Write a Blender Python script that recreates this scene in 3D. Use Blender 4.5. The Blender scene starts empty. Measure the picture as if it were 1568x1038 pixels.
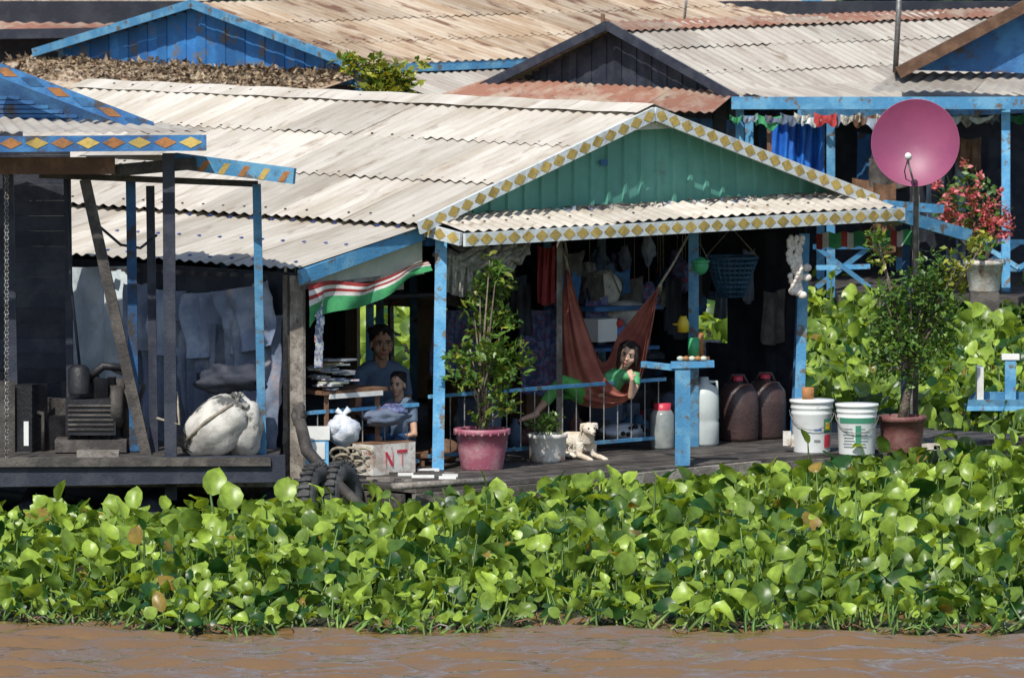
import bpy, math, random
import numpy as np
from mathutils import Vector as V, Matrix, noise
random.seed(7); rng=np.random.default_rng(7)
sc=bpy.context.scene
X=V((1,0,0));Y=V((0,1,0));Z=V((0,0,1))
# ------------------------------------------------------------ camera maths (used to survey the site)
FP=14400.0; CAM=V((0,-80,7.05)); PIT=math.radians(4)
FW=V((0,math.cos(PIT),-math.sin(PIT))); UP=V((0,math.sin(PIT),math.cos(PIT)))
def ray(px,py): return FW+X*((px-784)/FP)-UP*((py-519)/FP)
def ay(px,py,y):
    d=ray(px,py); return CAM+d*((y-CAM.y)/d.y)
def az(px,py,z):
    d=ray(px,py); return CAM+d*((z-CAM.z)/d.z)
S2=math.sqrt(.5); UD=V((S2,S2,0)); VD=V((-S2,S2,0)); O=V((-.744,0,0))
def H(u,v,z): return O+UD*u+VD*v+Z*z
def av(px,py,v0):
    d=ray(px,py); t=(v0-(CAM-O).dot(VD))/d.dot(VD); return CAM+d*t
def au(px,py,u0):
    d=ray(px,py); t=(u0-(CAM-O).dot(UD))/d.dot(UD); return CAM+d*t
# ------------------------------------------------------------ materials
def mat(name,c1,c2=None,rough=.7,scale=3,lo=.45,hi=.6,bump=.3,bscale=40,tone=.35,metal=0,st=(1,1,1),c3=None,s3=12,lo3=.58,hi3=.66,spec=.4,transl=0,detail=6,rs=None):
    m=bpy.data.materials.new(name); m.use_nodes=True; nt=m.node_tree; N=nt.nodes; L=nt.links
    b=N['Principled BSDF']; b.inputs['Roughness'].default_value=rough; b.inputs['Metallic'].default_value=metal
    b.inputs['Specular IOR Level'].default_value=spec
    tc=N.new('ShaderNodeTexCoord'); mp=N.new('ShaderNodeMapping'); mp.inputs['Scale'].default_value=st
    if rs:
        mp.vector_type='TEXTURE'; mp.inputs['Rotation'].default_value=(0,0,math.pi/4); mp.inputs['Scale'].default_value=rs+(1,)
    L.new(tc.outputs['Object'],mp.inputs['Vector'])
    def noise_(s,d=6):
        n=N.new('ShaderNodeTexNoise'); n.inputs['Scale'].default_value=s; n.inputs['Detail'].default_value=d; n.inputs['Roughness'].default_value=.65
        L.new(mp.outputs['Vector'],n.inputs['Vector']); return n
    def rampf(n,lo,hi):
        r=N.new('ShaderNodeMapRange'); r.inputs[1].default_value=lo; r.inputs[2].default_value=hi
        L.new(n.outputs['Fac'],r.inputs[0]); return r.outputs[0]
    def mix(fac,a,bb,bt='MIX'):
        x=N.new('ShaderNodeMix'); x.data_type='RGBA'; x.blend_type=bt
        if isinstance(fac,float): x.inputs[0].default_value=fac
        else: L.new(fac,x.inputs[0])
        for i,q in ((6,a),(7,bb)):
            if isinstance(q,tuple): x.inputs[i].default_value=q+(1,) if len(q)==3 else q
            else: L.new(q,x.inputs[i])
        return x.outputs[2]
    col=c1
    if c2 is not None: col=mix(rampf(noise_(scale,detail),lo,hi),c1,c2)
    if c3 is not None: col=mix(rampf(noise_(s3,8),lo3,hi3),col,c3)
    at=N.new('ShaderNodeAttribute'); at.attribute_name='tone'
    mr=N.new('ShaderNodeMapRange'); mr.inputs[3].default_value=1-tone; mr.inputs[4].default_value=1+tone*.6
    L.new(at.outputs['Fac'],mr.inputs[0])
    cc=N.new('ShaderNodeCombineColor')
    for i in range(3): L.new(mr.outputs[0],cc.inputs[i])
    col=mix(1.0,col,cc.outputs[0],'MULTIPLY')
    L.new(col,b.inputs['Base Color'])
    if bump>0:
        bn=N.new('ShaderNodeBump'); bn.inputs['Strength'].default_value=bump; bn.inputs['Distance'].default_value=.02
        L.new(noise_(bscale,4).outputs['Fac'],bn.inputs['Height']); L.new(bn.outputs[0],b.inputs['Normal'])
    if transl>0:
        tr=N.new('ShaderNodeBsdfTranslucent'); L.new(col,tr.inputs['Color'])
        ms=N.new('ShaderNodeMixShader'); ms.inputs[0].default_value=transl
        L.new(b.outputs[0],ms.inputs[1]); L.new(tr.outputs[0],ms.inputs[2])
        L.new(ms.outputs[0],N['Material Output'].inputs['Surface'])
    return m
def leafmat(name,ca,cb,rough=.35,transl=.35,spec=.5):
    m=bpy.data.materials.new(name); m.use_nodes=True; nt=m.node_tree; N=nt.nodes; L=nt.links
    b=N['Principled BSDF']; b.inputs['Roughness'].default_value=rough; b.inputs['Specular IOR Level'].default_value=spec
    at=N.new('ShaderNodeAttribute'); at.attribute_name='tone'
    r=N.new('ShaderNodeValToRGB'); e=r.color_ramp.elements
    e[0].color=ca+(1,); e[1].color=cb+(1,); e[1].position=.93
    k=e.new(.97); k.color=(.28,.19,.04,1)
    L.new(at.outputs['Fac'],r.inputs[0])
    tc=N.new('ShaderNodeTexCoord'); n=N.new('ShaderNodeTexNoise'); n.inputs['Scale'].default_value=14; n.inputs['Detail'].default_value=4; L.new(tc.outputs['Object'],n.inputs['Vector'])
    mr=N.new('ShaderNodeMapRange'); mr.inputs[1].default_value=.3; mr.inputs[2].default_value=.7; mr.inputs[3].default_value=.65; mr.inputs[4].default_value=1.3; L.new(n.outputs['Fac'],mr.inputs[0])
    cc=N.new('ShaderNodeCombineColor')
    for i in range(3): L.new(mr.outputs[0],cc.inputs[i])
    mx=N.new('ShaderNodeMix'); mx.data_type='RGBA'; mx.blend_type='MULTIPLY'; mx.inputs[0].default_value=1; L.new(r.outputs[0],mx.inputs[6]); L.new(cc.outputs[0],mx.inputs[7])
    L.new(mx.outputs[2],b.inputs['Base Color'])
    tr=N.new('ShaderNodeBsdfTranslucent')
    g=N.new('ShaderNodeMix'); g.data_type='RGBA'; g.blend_type='MULTIPLY'; g.inputs[0].default_value=1; g.inputs[7].default_value=(1.5,1.3,.45,1)
    L.new(mx.outputs[2],g.inputs[6]); L.new(g.outputs[2],tr.inputs['Color'])
    ms=N.new('ShaderNodeMixShader'); ms.inputs[0].default_value=transl
    L.new(b.outputs[0],ms.inputs[1]); L.new(tr.outputs[0],ms.inputs[2]); L.new(ms.outputs[0],N['Material Output'].inputs['Surface'])
    return m
M={}
M['blue']=mat('peeling_blue_paint',(.07,.26,.48),(.15,.38,.58),scale=4,c3=(.14,.12,.10),s3=9,lo3=.55,hi3=.62,rough=.6)
M['bluedk']=mat('old_blue_paint',(.02,.085,.22),(.04,.15,.32),scale=3,c3=(.05,.045,.045),s3=5,lo3=.52,hi3=.62,rough=.7)
M['bluegb']=mat('gable_blue_paint',(.025,.14,.38),(.04,.19,.46),scale=3,c3=(.12,.13,.15),s3=4,lo3=.56,hi3=.64,rough=.7)
M['wood']=mat('dark_wet_wood',(.045,.04,.038),(.10,.088,.078),scale=5,bump=.5)
M['shadedk']=mat('shade_dark_parts',(.008,.008,.011),(.02,.02,.024),scale=6,rough=.5,tone=.2)  # shade put into the colour: near-black so sunlit engine parts look dim
M['black']=mat('haze_lifted_timber',(.016,.020,.034),(.034,.038,.052),scale=4)  # dark timber; its bluish lift stands in for haze in the shadows
M['greywood']=mat('weathered_wood',(.16,.14,.12),(.30,.27,.24),scale=6,c3=(.05,.04,.04),s3=14,lo3=.55,hi3=.7,bump=.5)
M['brownwood']=mat('brown_wood',(.13,.065,.035),(.22,.12,.07),scale=5,bump=.4)
M['palewood']=mat('pale_window_frame',(.46,.33,.18),(.5,.38,.22),scale=5)
M['roof']=mat('aged_zinc_roof',(.53,.49,.43),(.39,.345,.28),scale=1.6,lo=.40,hi=.64,c3=(.23,.17,.115),s3=5,lo3=.56,hi3=.74,rough=.6,tone=.24,bump=.1,spec=.4,rs=(2.6,.45))
M['roofb']=mat('rusty_zinc_roof',(.44,.36,.27),(.33,.235,.15),scale=1.5,lo=.42,hi=.58,c3=(.16,.085,.05),s3=2.6,lo3=.53,hi3=.62,rough=.7,tone=.2,bump=.15,rs=(.45,2.6))
M['roofc']=mat('grey_zinc_roof',(.40,.37,.32),(.32,.28,.24),scale=1.4,c3=(.20,.15,.11),s3=3,lo3=.58,hi3=.7,rough=.65,tone=.2,rs=(.5,2.4))
M['roofr']=mat('red_rust_roof',(.26,.12,.08),(.34,.26,.2),scale=2,c3=(.12,.06,.04),s3=6,rough=.8,tone=.35)
M['thatch']=mat('leaf_litter_roof',(.22,.15,.09),(.42,.33,.22),scale=8,c3=(.05,.035,.025),s3=12,lo3=.5,hi3=.62,rough=.9,bump=1,tone=.6)
M['green']=mat('green_gable_sheet',(.085,.27,.215),(.11,.32,.26),scale=2,c3=(.09,.18,.15),s3=5,lo3=.6,hi3=.8,tone=.12,rough=.5,bump=.1)
M['cream']=mat('cream_panel',(.48,.50,.40),(.38,.42,.34),scale=3,tone=.1)
M['white']=mat('white_paint',(.72,.72,.70),(.58,.57,.54),scale=5,lo=.5,hi=.7,tone=.15,rough=.5,bump=.1)
M['fasc']=mat('fascia_white',(.58,.62,.62),(.36,.39,.40),scale=7,lo=.5,hi=.7,tone=.15)
M['yellow']=mat('fascia_yellow',(.50,.36,.10),(.33,.24,.07),scale=9,tone=.25)
M['orange']=mat('fascia_orange',(.38,.16,.05),(.22,.11,.05),scale=9,tone=.2)
M['dot']=mat('blue_nail_washer',(.02,.05,.25),tone=.2,bump=0)
M['hole']=mat('dark_nail',(.05,.045,.045),tone=.2,bump=0)
M['tarp']=mat('blue_grey_tarp',(.13,.165,.24),(.24,.28,.35),scale=2.5,c3=(.30,.22,.20),s3=2.2,lo3=.6,hi3=.75,tone=.3,bump=.8,bscale=9,rough=.8)
M['sheet']=mat('white_tarp',(.66,.72,.74),(.5,.58,.62),scale=2.5,tone=.15,bump=.5,bscale=8)
M['net']=mat('fishing_net',(.55,.53,.47),(.26,.25,.22),scale=25,lo=.4,hi=.6,bump=1,bscale=60)
M['red']=mat('red_cloth',(.42,.05,.05),(.3,.03,.03),scale=5,transl=.2)
M['gcloth']=mat('green_cloth',(.06,.32,.12),(.04,.22,.1),scale=5,transl=.2)
M['wcloth']=mat('white_cloth',(.7,.68,.64),(.55,.52,.5),scale=5,transl=.2)
M['hammock']=mat('hammock_fabric',(.44,.15,.11),(.33,.10,.075),scale=6,bump=.3,bscale=120,rough=.85,tone=.1,transl=.2)
M['rope']=mat('rope',(.30,.26,.19),(.18,.15,.12),scale=30)
M['pinkpot']=mat('pink_glazed_pot',(.35,.10,.15),(.45,.22,.25),scale=5,lo=.45,hi=.62,c3=(.5,.38,.36),s3=9,lo3=.6,hi3=.7,tone=.1,rough=.5)
M['brownpot']=mat('brown_pot',(.16,.06,.055),(.22,.11,.1),scale=6,tone=.1,rough=.6)
M['soil']=mat('soil',(.04,.03,.02),(.08,.06,.04),scale=20,bump=1)
M['plastic']=mat('white_plastic',(.72,.74,.74),(.6,.6,.58),scale=6,lo=.52,hi=.7,c3=(.35,.3,.25),s3=14,lo3=.66,hi3=.76,rough=.35,tone=.06,bump=0,spec=.5)
M['dirtyw']=mat('dirty_white_bucket',(.62,.60,.55),(.40,.33,.27),scale=6,c3=(.25,.12,.09),s3=8,lo3=.58,hi3=.68,rough=.6,tone=.1)
M['label']=mat('label_green',(.05,.22,.14),tone=.1,bump=0,rough=.4)
M['labelb']=mat('label_blue',(.05,.16,.45),tone=.1,bump=0,rough=.4)
M['labelr']=mat('label_red',(.5,.04,.07),tone=.1,bump=0,rough=.4)
M['grey']=mat('grey_text',(.22,.23,.25),tone=.3,bump=0)
M['can']=mat('translucent_can',(.66,.72,.70),(.55,.6,.6),scale=3,rough=.35,tone=.05,transl=.25,bump=0)
M['darkcan']=mat('dark_can',(.05,.03,.03),(.075,.042,.04),scale=4,rough=.4,tone=.15,spec=.5)
M['jar']=mat('cloudy_jar',(.26,.30,.30),(.40,.42,.40),scale=4,rough=.2,tone=.05,transl=.3,bump=0,spec=.6)
M['dish']=mat('magenta_dish',(.235,.05,.115),(.20,.042,.10),scale=2,rough=.45,tone=.02,bump=0,spec=.4)
M['metal']=mat('grey_metal',(.3,.3,.3),(.18,.17,.16),scale=8,metal=.5,rough=.5)
M['rubber']=mat('tyre_rubber',(.03,.03,.033),(.07,.07,.07),scale=8,rough=.7)
M['skin']=mat('brown_skin',(.38,.20,.13),(.32,.165,.10),scale=6,rough=.5,tone=.02,bump=.05)
M['skinl']=mat('child_skin',(.54,.34,.25),(.48,.29,.2),scale=6,rough=.5,tone=.02,bump=.05)
M['hair']=mat('black_hair',(.012,.01,.01),(.025,.02,.018),scale=30,rough=.45,bump=.8,bscale=90)
M['lips']=mat('lips',(.38,.11,.10),tone=.02,bump=0)
M['eyew']=mat('eye_white',(.6,.58,.55),tone=.02,bump=0,rough=.2)
M['eyed']=mat('eye_dark',(.01,.008,.008),tone=.02,bump=0,rough=.15)
M['navy']=mat('navy_shirt',(.07,.11,.18),(.10,.15,.22),scale=5,bump=.4,bscale=14,tone=.05)
M['gshirt']=mat('green_shirt',(.09,.38,.16),(.06,.28,.12),scale=5,bump=.3,bscale=14,tone=.05)
M['lime']=mat('green_trousers',(.12,.44,.10),(.08,.33,.07),scale=5,bump=.3,bscale=20,tone=.05)
M['fur']=mat('cream_fur',(.74,.62,.48),(.8,.74,.64),scale=7,bump=1,bscale=70,rough=.9,tone=.05)
M['sack']=mat('grey_sack',(.50,.48,.44),(.31,.295,.27),scale=5,c3=(.07,.07,.07),s3=2.5,lo3=.57,hi3=.61,bump=.3,bscale=12,tone=.1)
M['bag']=mat('plastic_bag',(.72,.74,.78),(.5,.55,.65),scale=7,rough=.3,bump=.6,bscale=25,transl=.2,tone=.1)
M['bluedrape']=mat('blue_tarpaulin',(.015,.11,.45),(.02,.16,.55),scale=2,bump=.6,bscale=5,rough=.5,tone=.1)
M['yel']=mat('yellow_plastic',(.6,.45,.03),tone=.1,bump=0,rough=.4)
M['grn']=mat('green_plastic',(.05,.35,.15),tone=.1,bump=0,rough=.4)
M['basket']=mat('blue_basket',(.03,.09,.17),(.045,.13,.24),scale=10,tone=.2,rough=.5)
M['shell']=mat('shell',(.75,.70,.64),(.6,.52,.46),scale=12,tone=.15,rough=.4)
M['bark']=mat('bark',(.12,.09,.07),(.22,.18,.14),scale=12,bump=.8)
M['paper']=mat('printed_paper',(.6,.6,.6),(.15,.2,.35),scale=22,lo=.48,hi=.55,c3=(.5,.1,.1),s3=28,lo3=.6,hi3=.62,bump=0,tone=.2)
M['blanket']=mat('patterned_blanket',(.05,.07,.16),(.13,.16,.30),scale=16,lo=.48,hi=.52,c3=(.28,.05,.12),s3=22,lo3=.56,hi3=.58,tone=.1,bump=.3,bscale=10)
M['stem']=mat('hyacinth_stalk',(.10,.21,.045),(.18,.26,.06),scale=4,tone=.5,rough=.5,bump=0,transl=.1)
M['gapshade_litter']=mat('gap_shade_and_litter',(.010,.016,.007),(.025,.03,.010),scale=6,c3=(.06,.045,.02),s3=9,bump=1,rough=.9,tone=0)  # dark colour paints the shade between leaves; edge litter shares it
M['leaf']=leafmat('hyacinth_leaf',(.018,.07,.012),(.34,.48,.065),rough=.36,transl=.36,spec=.47)
M['leafd']=leafmat('shrub_leaf',(.035,.10,.02),(.13,.23,.035),rough=.4,transl=.25)
M['leafy']=leafmat('yellow_green_leaf',(.10,.18,.02),(.38,.36,.05),rough=.4,transl=.3)
M['flower']=leafmat('pink_flower',(.45,.05,.09),(.75,.28,.28),rough=.6,transl=.3)
M['tree']=leafmat('distant_leaf',(.02,.05,.015),(.06,.12,.03),rough=.6,transl=.2)
# ------------------------------------------------------------ mesh builder
class MB:
    def __init__(s): s.v=[];s.f=[];s.mi=[];s.sm=[];s.t=[];s.mats=[]
    def add(s,vs,fs,m,smooth=False,tone=None):
        if isinstance(m,str): m=M[m]
        if m not in s.mats: s.mats.append(m)
        i=s.mats.index(m); o=len(s.v); t=random.random() if tone is None else tone
        s.v+= [tuple(p) for p in vs]
        for f in fs: s.f.append(tuple(a+o for a in f)); s.mi.append(i); s.sm.append(smooth); s.t.append(t)
        return s
    def box(s,c,sz,m,ax=(X,Y,Z),tone=None):
        c=V(c); vs=[c+ax[0]*(sz[0]/2*a)+ax[1]*(sz[1]/2*b)+ax[2]*(sz[2]/2*d) for d in(-1,1) for b in(-1,1) for a in(-1,1)]
        return s.add(vs,[(0,2,3,1),(4,5,7,6),(0,1,5,4),(2,6,7,3),(1,3,7,5),(0,4,6,2)],m,tone=tone)
    def beam(s,p0,p1,w,h,m,up=Z,tone=None):
        p0=V(p0);p1=V(p1);d=(p1-p0);L=d.length;d=d/L
        if abs(d.dot(up))>.95: up=Y if abs(d.dot(Y))<.9 else X
        sd=d.cross(up).normalized(); u=sd.cross(d)
        return s.box((p0+p1)/2,(L,w,h),m,(d,sd,u),tone)
    def tube(s,pts,r,m,n=8,tone=None):
        pts=[V(p) for p in pts]
        if not hasattr(r,'__len__'): r=[r]*len(pts)
        vs=[];fs=[];pa=None
        for i,p in enumerate(pts):
            d=(pts[min(i+1,len(pts)-1)]-pts[max(i-1,0)]).normalized()
            if pa is None: pa=d.orthogonal().normalized()
            pa=(pa-d*pa.dot(d)).normalized(); b=d.cross(pa)
            for k in range(n):
                a=2*math.pi*k/n; vs.append(p+(pa*math.cos(a)+b*math.sin(a))*r[i])
        for i in range(len(pts)-1):
            for k in range(n): k2=(k+1)%n; fs.append((i*n+k,i*n+k2,(i+1)*n+k2,(i+1)*n+k))
        fs.append(tuple(range(n))[::-1]); fs.append(tuple((len(pts)-1)*n+k for k in range(n)))
        return s.add(vs,fs,m,True,tone)
    def lathe(s,c,prof,m,n=28,tone=None,ax=(X,Y,Z),smooth=True):
        c=V(c);vs=[];fs=[]
        for r,z in prof:
            for k in range(n):
                a=2*math.pi*k/n; vs.append(c+ax[0]*(r*math.cos(a))+ax[1]*(r*math.sin(a))+ax[2]*z)
        for i in range(len(prof)-1):
            for k in range(n): k2=(k+1)%n; fs.append((i*n+k,i*n+k2,(i+1)*n+k2,(i+1)*n+k))
        return s.add(vs,fs,m,smooth,tone)
    def ell(s,c,r,m,ax=(X,Y,Z),n=16,k=10,tone=None,jit=0):
        c=V(c);vs=[];fs=[]; sd_=V((random.random()*50,random.random()*50,0))
        if jit: n=max(n,30);k=max(k,20)
        for i in range(k+1):
            t=math.pi*i/k
            for j in range(n):
                a=2*math.pi*j/n; dv=V((math.sin(t)*math.cos(a),math.sin(t)*math.sin(a),math.cos(t)))
                q=1 if not jit else 1+jit*(5*noise.noise(dv*1.6+sd_)+3*abs(noise.noise(dv*4+sd_))-.5)
                vs.append(c+(ax[0]*(r[0]*dv.x)+ax[1]*(r[1]*dv.y)+ax[2]*(r[2]*dv.z))*q)
        for i in range(k):
            for j in range(n): j2=(j+1)%n; fs.append((i*n+j,(i+1)*n+j,(i+1)*n+j2,i*n+j2))
        return s.add(vs,fs,m,True,tone)
    def grid(s,fn,nu,nv,m,smooth=True,tone=None):
        vs=[fn(i/nu,j/nv) for j in range(nv+1) for i in range(nu+1)]
        fs=[(j*(nu+1)+i,j*(nu+1)+i+1,(j+1)*(nu+1)+i+1,(j+1)*(nu+1)+i) for j in range(nv) for i in range(nu)]
        return s.add(vs,fs,m,smooth,tone)
    def corr(s,a0,a1,b0,b1,m,pitch=.13,amp=.012,rows=3,sheet=.9,per=6,dots=None,lift=.008,ragged=.05,ds=.018):
        a0,a1,b0,b1=map(V,(a0,a1,b0,b1)); L=(a1-a0).length
        nrm=(a1-a0).cross(b0-a0).normalized()
        if nrm.z<0: nrm=-nrm
        ns=max(1,round(L/sheet))
        for r in range(rows):
            for k in range(ns):
                s0=k/ns; s1=(k+1)/ns+.03/ns; s1=min(s1,1) if k==ns-1 else s1
                t0=max(0,r/rows-.02); t1=(r+1)/rows+.012+random.uniform(-ragged,ragged)*.3/rows
                n=max(4,int((s1-s0)*L/pitch*per)); tone=random.random(); jz=random.uniform(0,.006); tw=random.uniform(-.008,.014)
                def fn(i,j):
                    q=s0+(s1-s0)*i; t=t0+(t1-t0)*j
                    p=(a0.lerp(a1,q)).lerp(b0.lerp(b1,q),t)
                    return p+nrm*(amp*math.sin(q*L/pitch*2*math.pi)+jz+lift*(1-j)*-.3+lift*j*.5+tw*i*j+(rows-r)*.003)
                s.grid(fn,n,2,m,True,tone)
        if dots:
            for t,dm in dots:
                nd=int(L/(pitch*2))
                for k in range(nd):
                    if random.random()<.12: continue
                    q=(math.floor((k+.5)/nd*L/pitch)+.25)*pitch/L; t2=t+random.uniform(-.004,.004)
                    p=(a0.lerp(a1,q)).lerp(b0.lerp(b1,q),t2)+nrm*(amp+.016)
                    s.box(p,(ds,ds,.008),dm,((a1-a0).normalized(),(b0-a0).normalized(),nrm))
    def obj(s,name,parent=None,remesh=None,smooth=4):
        me=bpy.data.meshes.new(name); me.from_pydata(s.v,[],s.f)
        for m in s.mats: me.materials.append(m)
        me.polygons.foreach_set('material_index',s.mi); me.polygons.foreach_set('use_smooth',s.sm)
        a=me.attributes.new('tone','FLOAT','FACE'); a.data.foreach_set('value',s.t)
        me.update(); ob=bpy.data.objects.new(name,me); sc.collection.objects.link(ob)
        if parent: ob.parent=parent
        if remesh:
            r=ob.modifiers.new('r','REMESH'); r.mode='VOXEL'; r.voxel_size=remesh; r.use_smooth_shade=True
            q=ob.modifiers.new('s','SMOOTH'); q.factor=.5; q.iterations=smooth
        return ob
def empty(name,loc=(0,0,0)):
    e=bpy.data.objects.new(name,None); sc.collection.objects.link(e); return e
def diamonds(mb,p0,p1,h,nrm,step,m,m2=None):
    p0=V(p0);p1=V(p1);d=(p1-p0);L=d.length;d/=L; u=nrm.cross(d).normalized(); n=int(L/step)
    for i in range(n):
        c=p0+d*((i+.5)*L/n); a=L/n*.5; b=h*.47
        mb.add([c-d*a*.92,c-u*b,c+d*a*.92,c+u*b],[(0,1,2,3)],(m2 if m2 and i%2 else m))
def cloth(mb,p0,p1,drop,m,folds=5,amp=.05,nrm=None,n=40,k=14,sag=.03,wav=0,tone=None,wr=.02):
    p0=V(p0);p1=V(p1); nrm=nrm or V((0,-1,0)); ph=random.uniform(0,6); Lc=(p1-p0).length
    def fn(i,j):
        p=p0.lerp(p1,i); zz=-drop*j*(1+wav*math.sin(i*9+ph))-sag*math.sin(math.pi*i)
        nz=noise.noise(V((i*Lc*3.2+ph*9,j*drop*1.3,ph)))*wr*3+abs(noise.noise(V((i*Lc*9+ph*5,j*drop*4+i*4,ph))))*wr*1.5
        return p+Z*zz+nrm*(amp*(.3+.7*j)*math.sin(i*folds*6.283+ph+j*1.2)+amp*.5*math.sin(i*folds*13+ph*2+j*3)+nz)+ (p1-p0)*(.01*math.sin(j*7+i*20))
    mb.grid(fn,n,k,m,True,tone)
def scatter(name,tv,tf,pos,A,B,C,scale,tone,m,parent=None):
    tv=np.array(tv,float); N=len(pos); K=len(tv)
    P=pos[:,None,:]+scale[:,None,None]*(tv[None,:,0:1]*A[:,None,:]+tv[None,:,1:2]*B[:,None,:]+tv[None,:,2:3]*C[:,None,:])
    P=P.reshape(-1,3); tf=np.array(tf); Fc=(tf[None]+ (np.arange(N)*K)[:,None,None]).reshape(-1,4)
    me=bpy.data.meshes.new(name); me.vertices.add(len(P)); me.vertices.foreach_set('co',P.ravel())
    me.loops.add(Fc.size); me.loops.foreach_set('vertex_index',Fc.ravel())
    me.polygons.add(len(Fc)); me.polygons.foreach_set('loop_start',np.arange(len(Fc))*4)
    me.update(calc_edges=True); me.polygons.foreach_set('use_smooth',np.ones(len(Fc),bool))
    a=me.attributes.new('tone','FLOAT','FACE'); a.data.foreach_set('value',np.repeat(tone,len(tf)).astype(np.float32))
    me.materials.append(m); me.validate(); ob=bpy.data.objects.new(name,me); sc.collection.objects.link(ob)
    if parent: ob.parent=parent
    return ob
def unit(a): return a/np.linalg.norm(a,axis=1,keepdims=True)
rowsL=[(0,.10),(.18,.40),(.45,.52),(.75,.42),(.93,.2),(1.02,.03)]
HV=[];
for a,w in rowsL:
    for b in (-1,-.5,0,.5,1): HV.append((a-.04*(abs(b)),b*w,.22*(abs(b)*w)**1.3*2-.25*a*a+.02*(b==0)+.035*math.sin(a*9+b*3)))
HF=[(r*5+c,r*5+c+1,(r+1)*5+c+1,(r+1)*5+c) for r in range(5) for c in range(4)]
SV=[(0,-.04,0),(0,.04,0),(.4,-.25,.05),(.4,0,-.02),(.4,.25,.05),(.78,-.17,0),(.78,0,-.05),(.78,.17,0),(1,-.02,-.13),(1,.02,-.13)]
SF=[(0,3,2,0),(0,1,4,3),(2,3,6,5),(3,4,7,6),(5,6,8,5),(6,7,9,8)]
SV2=[(0,0,0),(.4,-.27,.06),(.45,0,-.02),(.4,.27,.06),(1,0,-.12)]
SF2=[(0,2,4,1),(0,3,4,2)]
def leaves(name,pos,size,m,parent=None,updir=.4,tmpl=None,tlo=0,thi=.95):
    N=len(pos); A=rng.normal(size=(N,3)); A[:,2]=A[:,2]*.6+updir; A=unit(A)
    R=rng.normal(size=(N,3))*.6; R[:,2]+=1.0; B=unit(np.cross(R,A)); C=np.cross(A,B)
    s=size*rng.uniform(.6,1.25,N); t=rng.uniform(tlo,thi,N)
    tv,tf=tmpl or (SV2,SF2)
    return scatter(name,tv,tf,pos,A,B,C,s,t,m,parent)
# ------------------------------------------------------------ world, sun, camera
w=bpy.data.worlds.new('World'); sc.world=w; w.use_nodes=True
sd=V((-.20,-.60,.78)).normalized()
sk=w.node_tree.nodes.new('ShaderNodeTexSky'); sk.sky_type='NISHITA'; sk.sun_disc=False
sk.sun_elevation=math.asin(sd.z); sk.sun_rotation=math.atan2(sd.x,sd.y)
bg=w.node_tree.nodes['Background']; bg.inputs['Strength'].default_value=.15
w.node_tree.links.new(sk.outputs[0],bg.inputs['Color'])
sl=bpy.data.lights.new('sun','SUN'); sl.energy=5; sl.angle=math.radians(.5); sl.color=(1,.96,.88)
so=bpy.data.objects.new('sun',sl); so.rotation_euler=sd.to_track_quat('Z','Y').to_euler(); so.location=(0,-20,40); sc.collection.objects.link(so)
cd=bpy.data.cameras.new('camera'); co=bpy.data.objects.new('camera',cd); sc.collection.objects.link(co)
co.location=CAM; co.rotation_euler=(math.pi/2-PIT,0,0); cd.sensor_width=36; cd.lens=36*FP/1568; cd.clip_end=3000; cd.clip_start=1
cd.dof.use_dof=True; cd.dof.focus_distance=80; cd.dof.aperture_fstop=9
sc.camera=co
sc.view_settings.view_transform='Standard'; sc.view_settings.look='None'; sc.view_settings.exposure=0
# ------------------------------------------------------------ water
m=bpy.data.materials.new('muddy_water'); m.use_nodes=True; N=m.node_tree.nodes; L=m.node_tree.links
b=N['Principled BSDF']; b.inputs['Base Color'].default_value=(.165,.095,.04,1); b.inputs['Specular Tint'].default_value=(1,.9,.76,1); b.inputs['Roughness'].default_value=.06; b.inputs['IOR'].default_value=2.0
tc=N.new('ShaderNodeTexCoord'); mp=N.new('ShaderNodeMapping'); mp.inputs['Scale'].default_value=(1,1.8,1); L.new(tc.outputs['Object'],mp.inputs[0])
n=N.new('ShaderNodeTexNoise'); n.inputs['Scale'].default_value=7; n.inputs['Detail'].default_value=4; L.new(mp.outputs[0],n.inputs['Vector'])
bn=N.new('ShaderNodeBump'); bn.inputs['Strength'].default_value=.6; bn.inputs['Distance'].default_value=.03; L.new(n.outputs['Fac'],bn.inputs['Height']); L.new(bn.outputs[0],b.inputs['Normal'])
nx,ny=760,440; xs=np.linspace(-11,11,nx); ys=np.linspace(-23,-9.2,ny); XX,YY=np.meshgrid(xs,ys); ZZ=np.zeros_like(XX)
for k in range(40):
    wl=rng.uniform(.12,.8); an=rng.normal(math.pi/2,.38); kk=2*math.pi/wl; ph=rng.uniform(0,6.28)
    px_=XX*math.cos(an)+YY*math.sin(an); ZZ+=wl*.011*np.sin(kk*px_+ph+.8*np.sin(XX*rng.uniform(.5,2.5)+YY*rng.uniform(.3,1.5)+ph))
em=np.minimum(1,np.minimum((11-np.abs(XX))/1.5,(YY+23)/1.5)); ZZ=ZZ*np.clip(em,0,1)
mb=MB(); o=[(-11,-23),(11,-23),(11,-9.2),(-11,-9.2)]
vs=[(-900,-300,0),(900,-300,0),(900,1500,0),(-900,1500,0)]+[(a,b_,0) for a,b_ in o]
mb.add(vs,[(0,1,5,4),(1,2,6,5),(2,3,7,6),(3,0,4,7)],m)
gv=[(float(a),float(b_),float(c)) for a,b_,c in zip(XX.ravel(),YY.ravel(),ZZ.ravel())]
mb.add(gv,[(j*nx+i,j*nx+i+1,(j+1)*nx+i+1,(j+1)*nx+i) for j in range(ny-1) for i in range(nx-1)],m,True); mb.obj('river_water')
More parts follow.
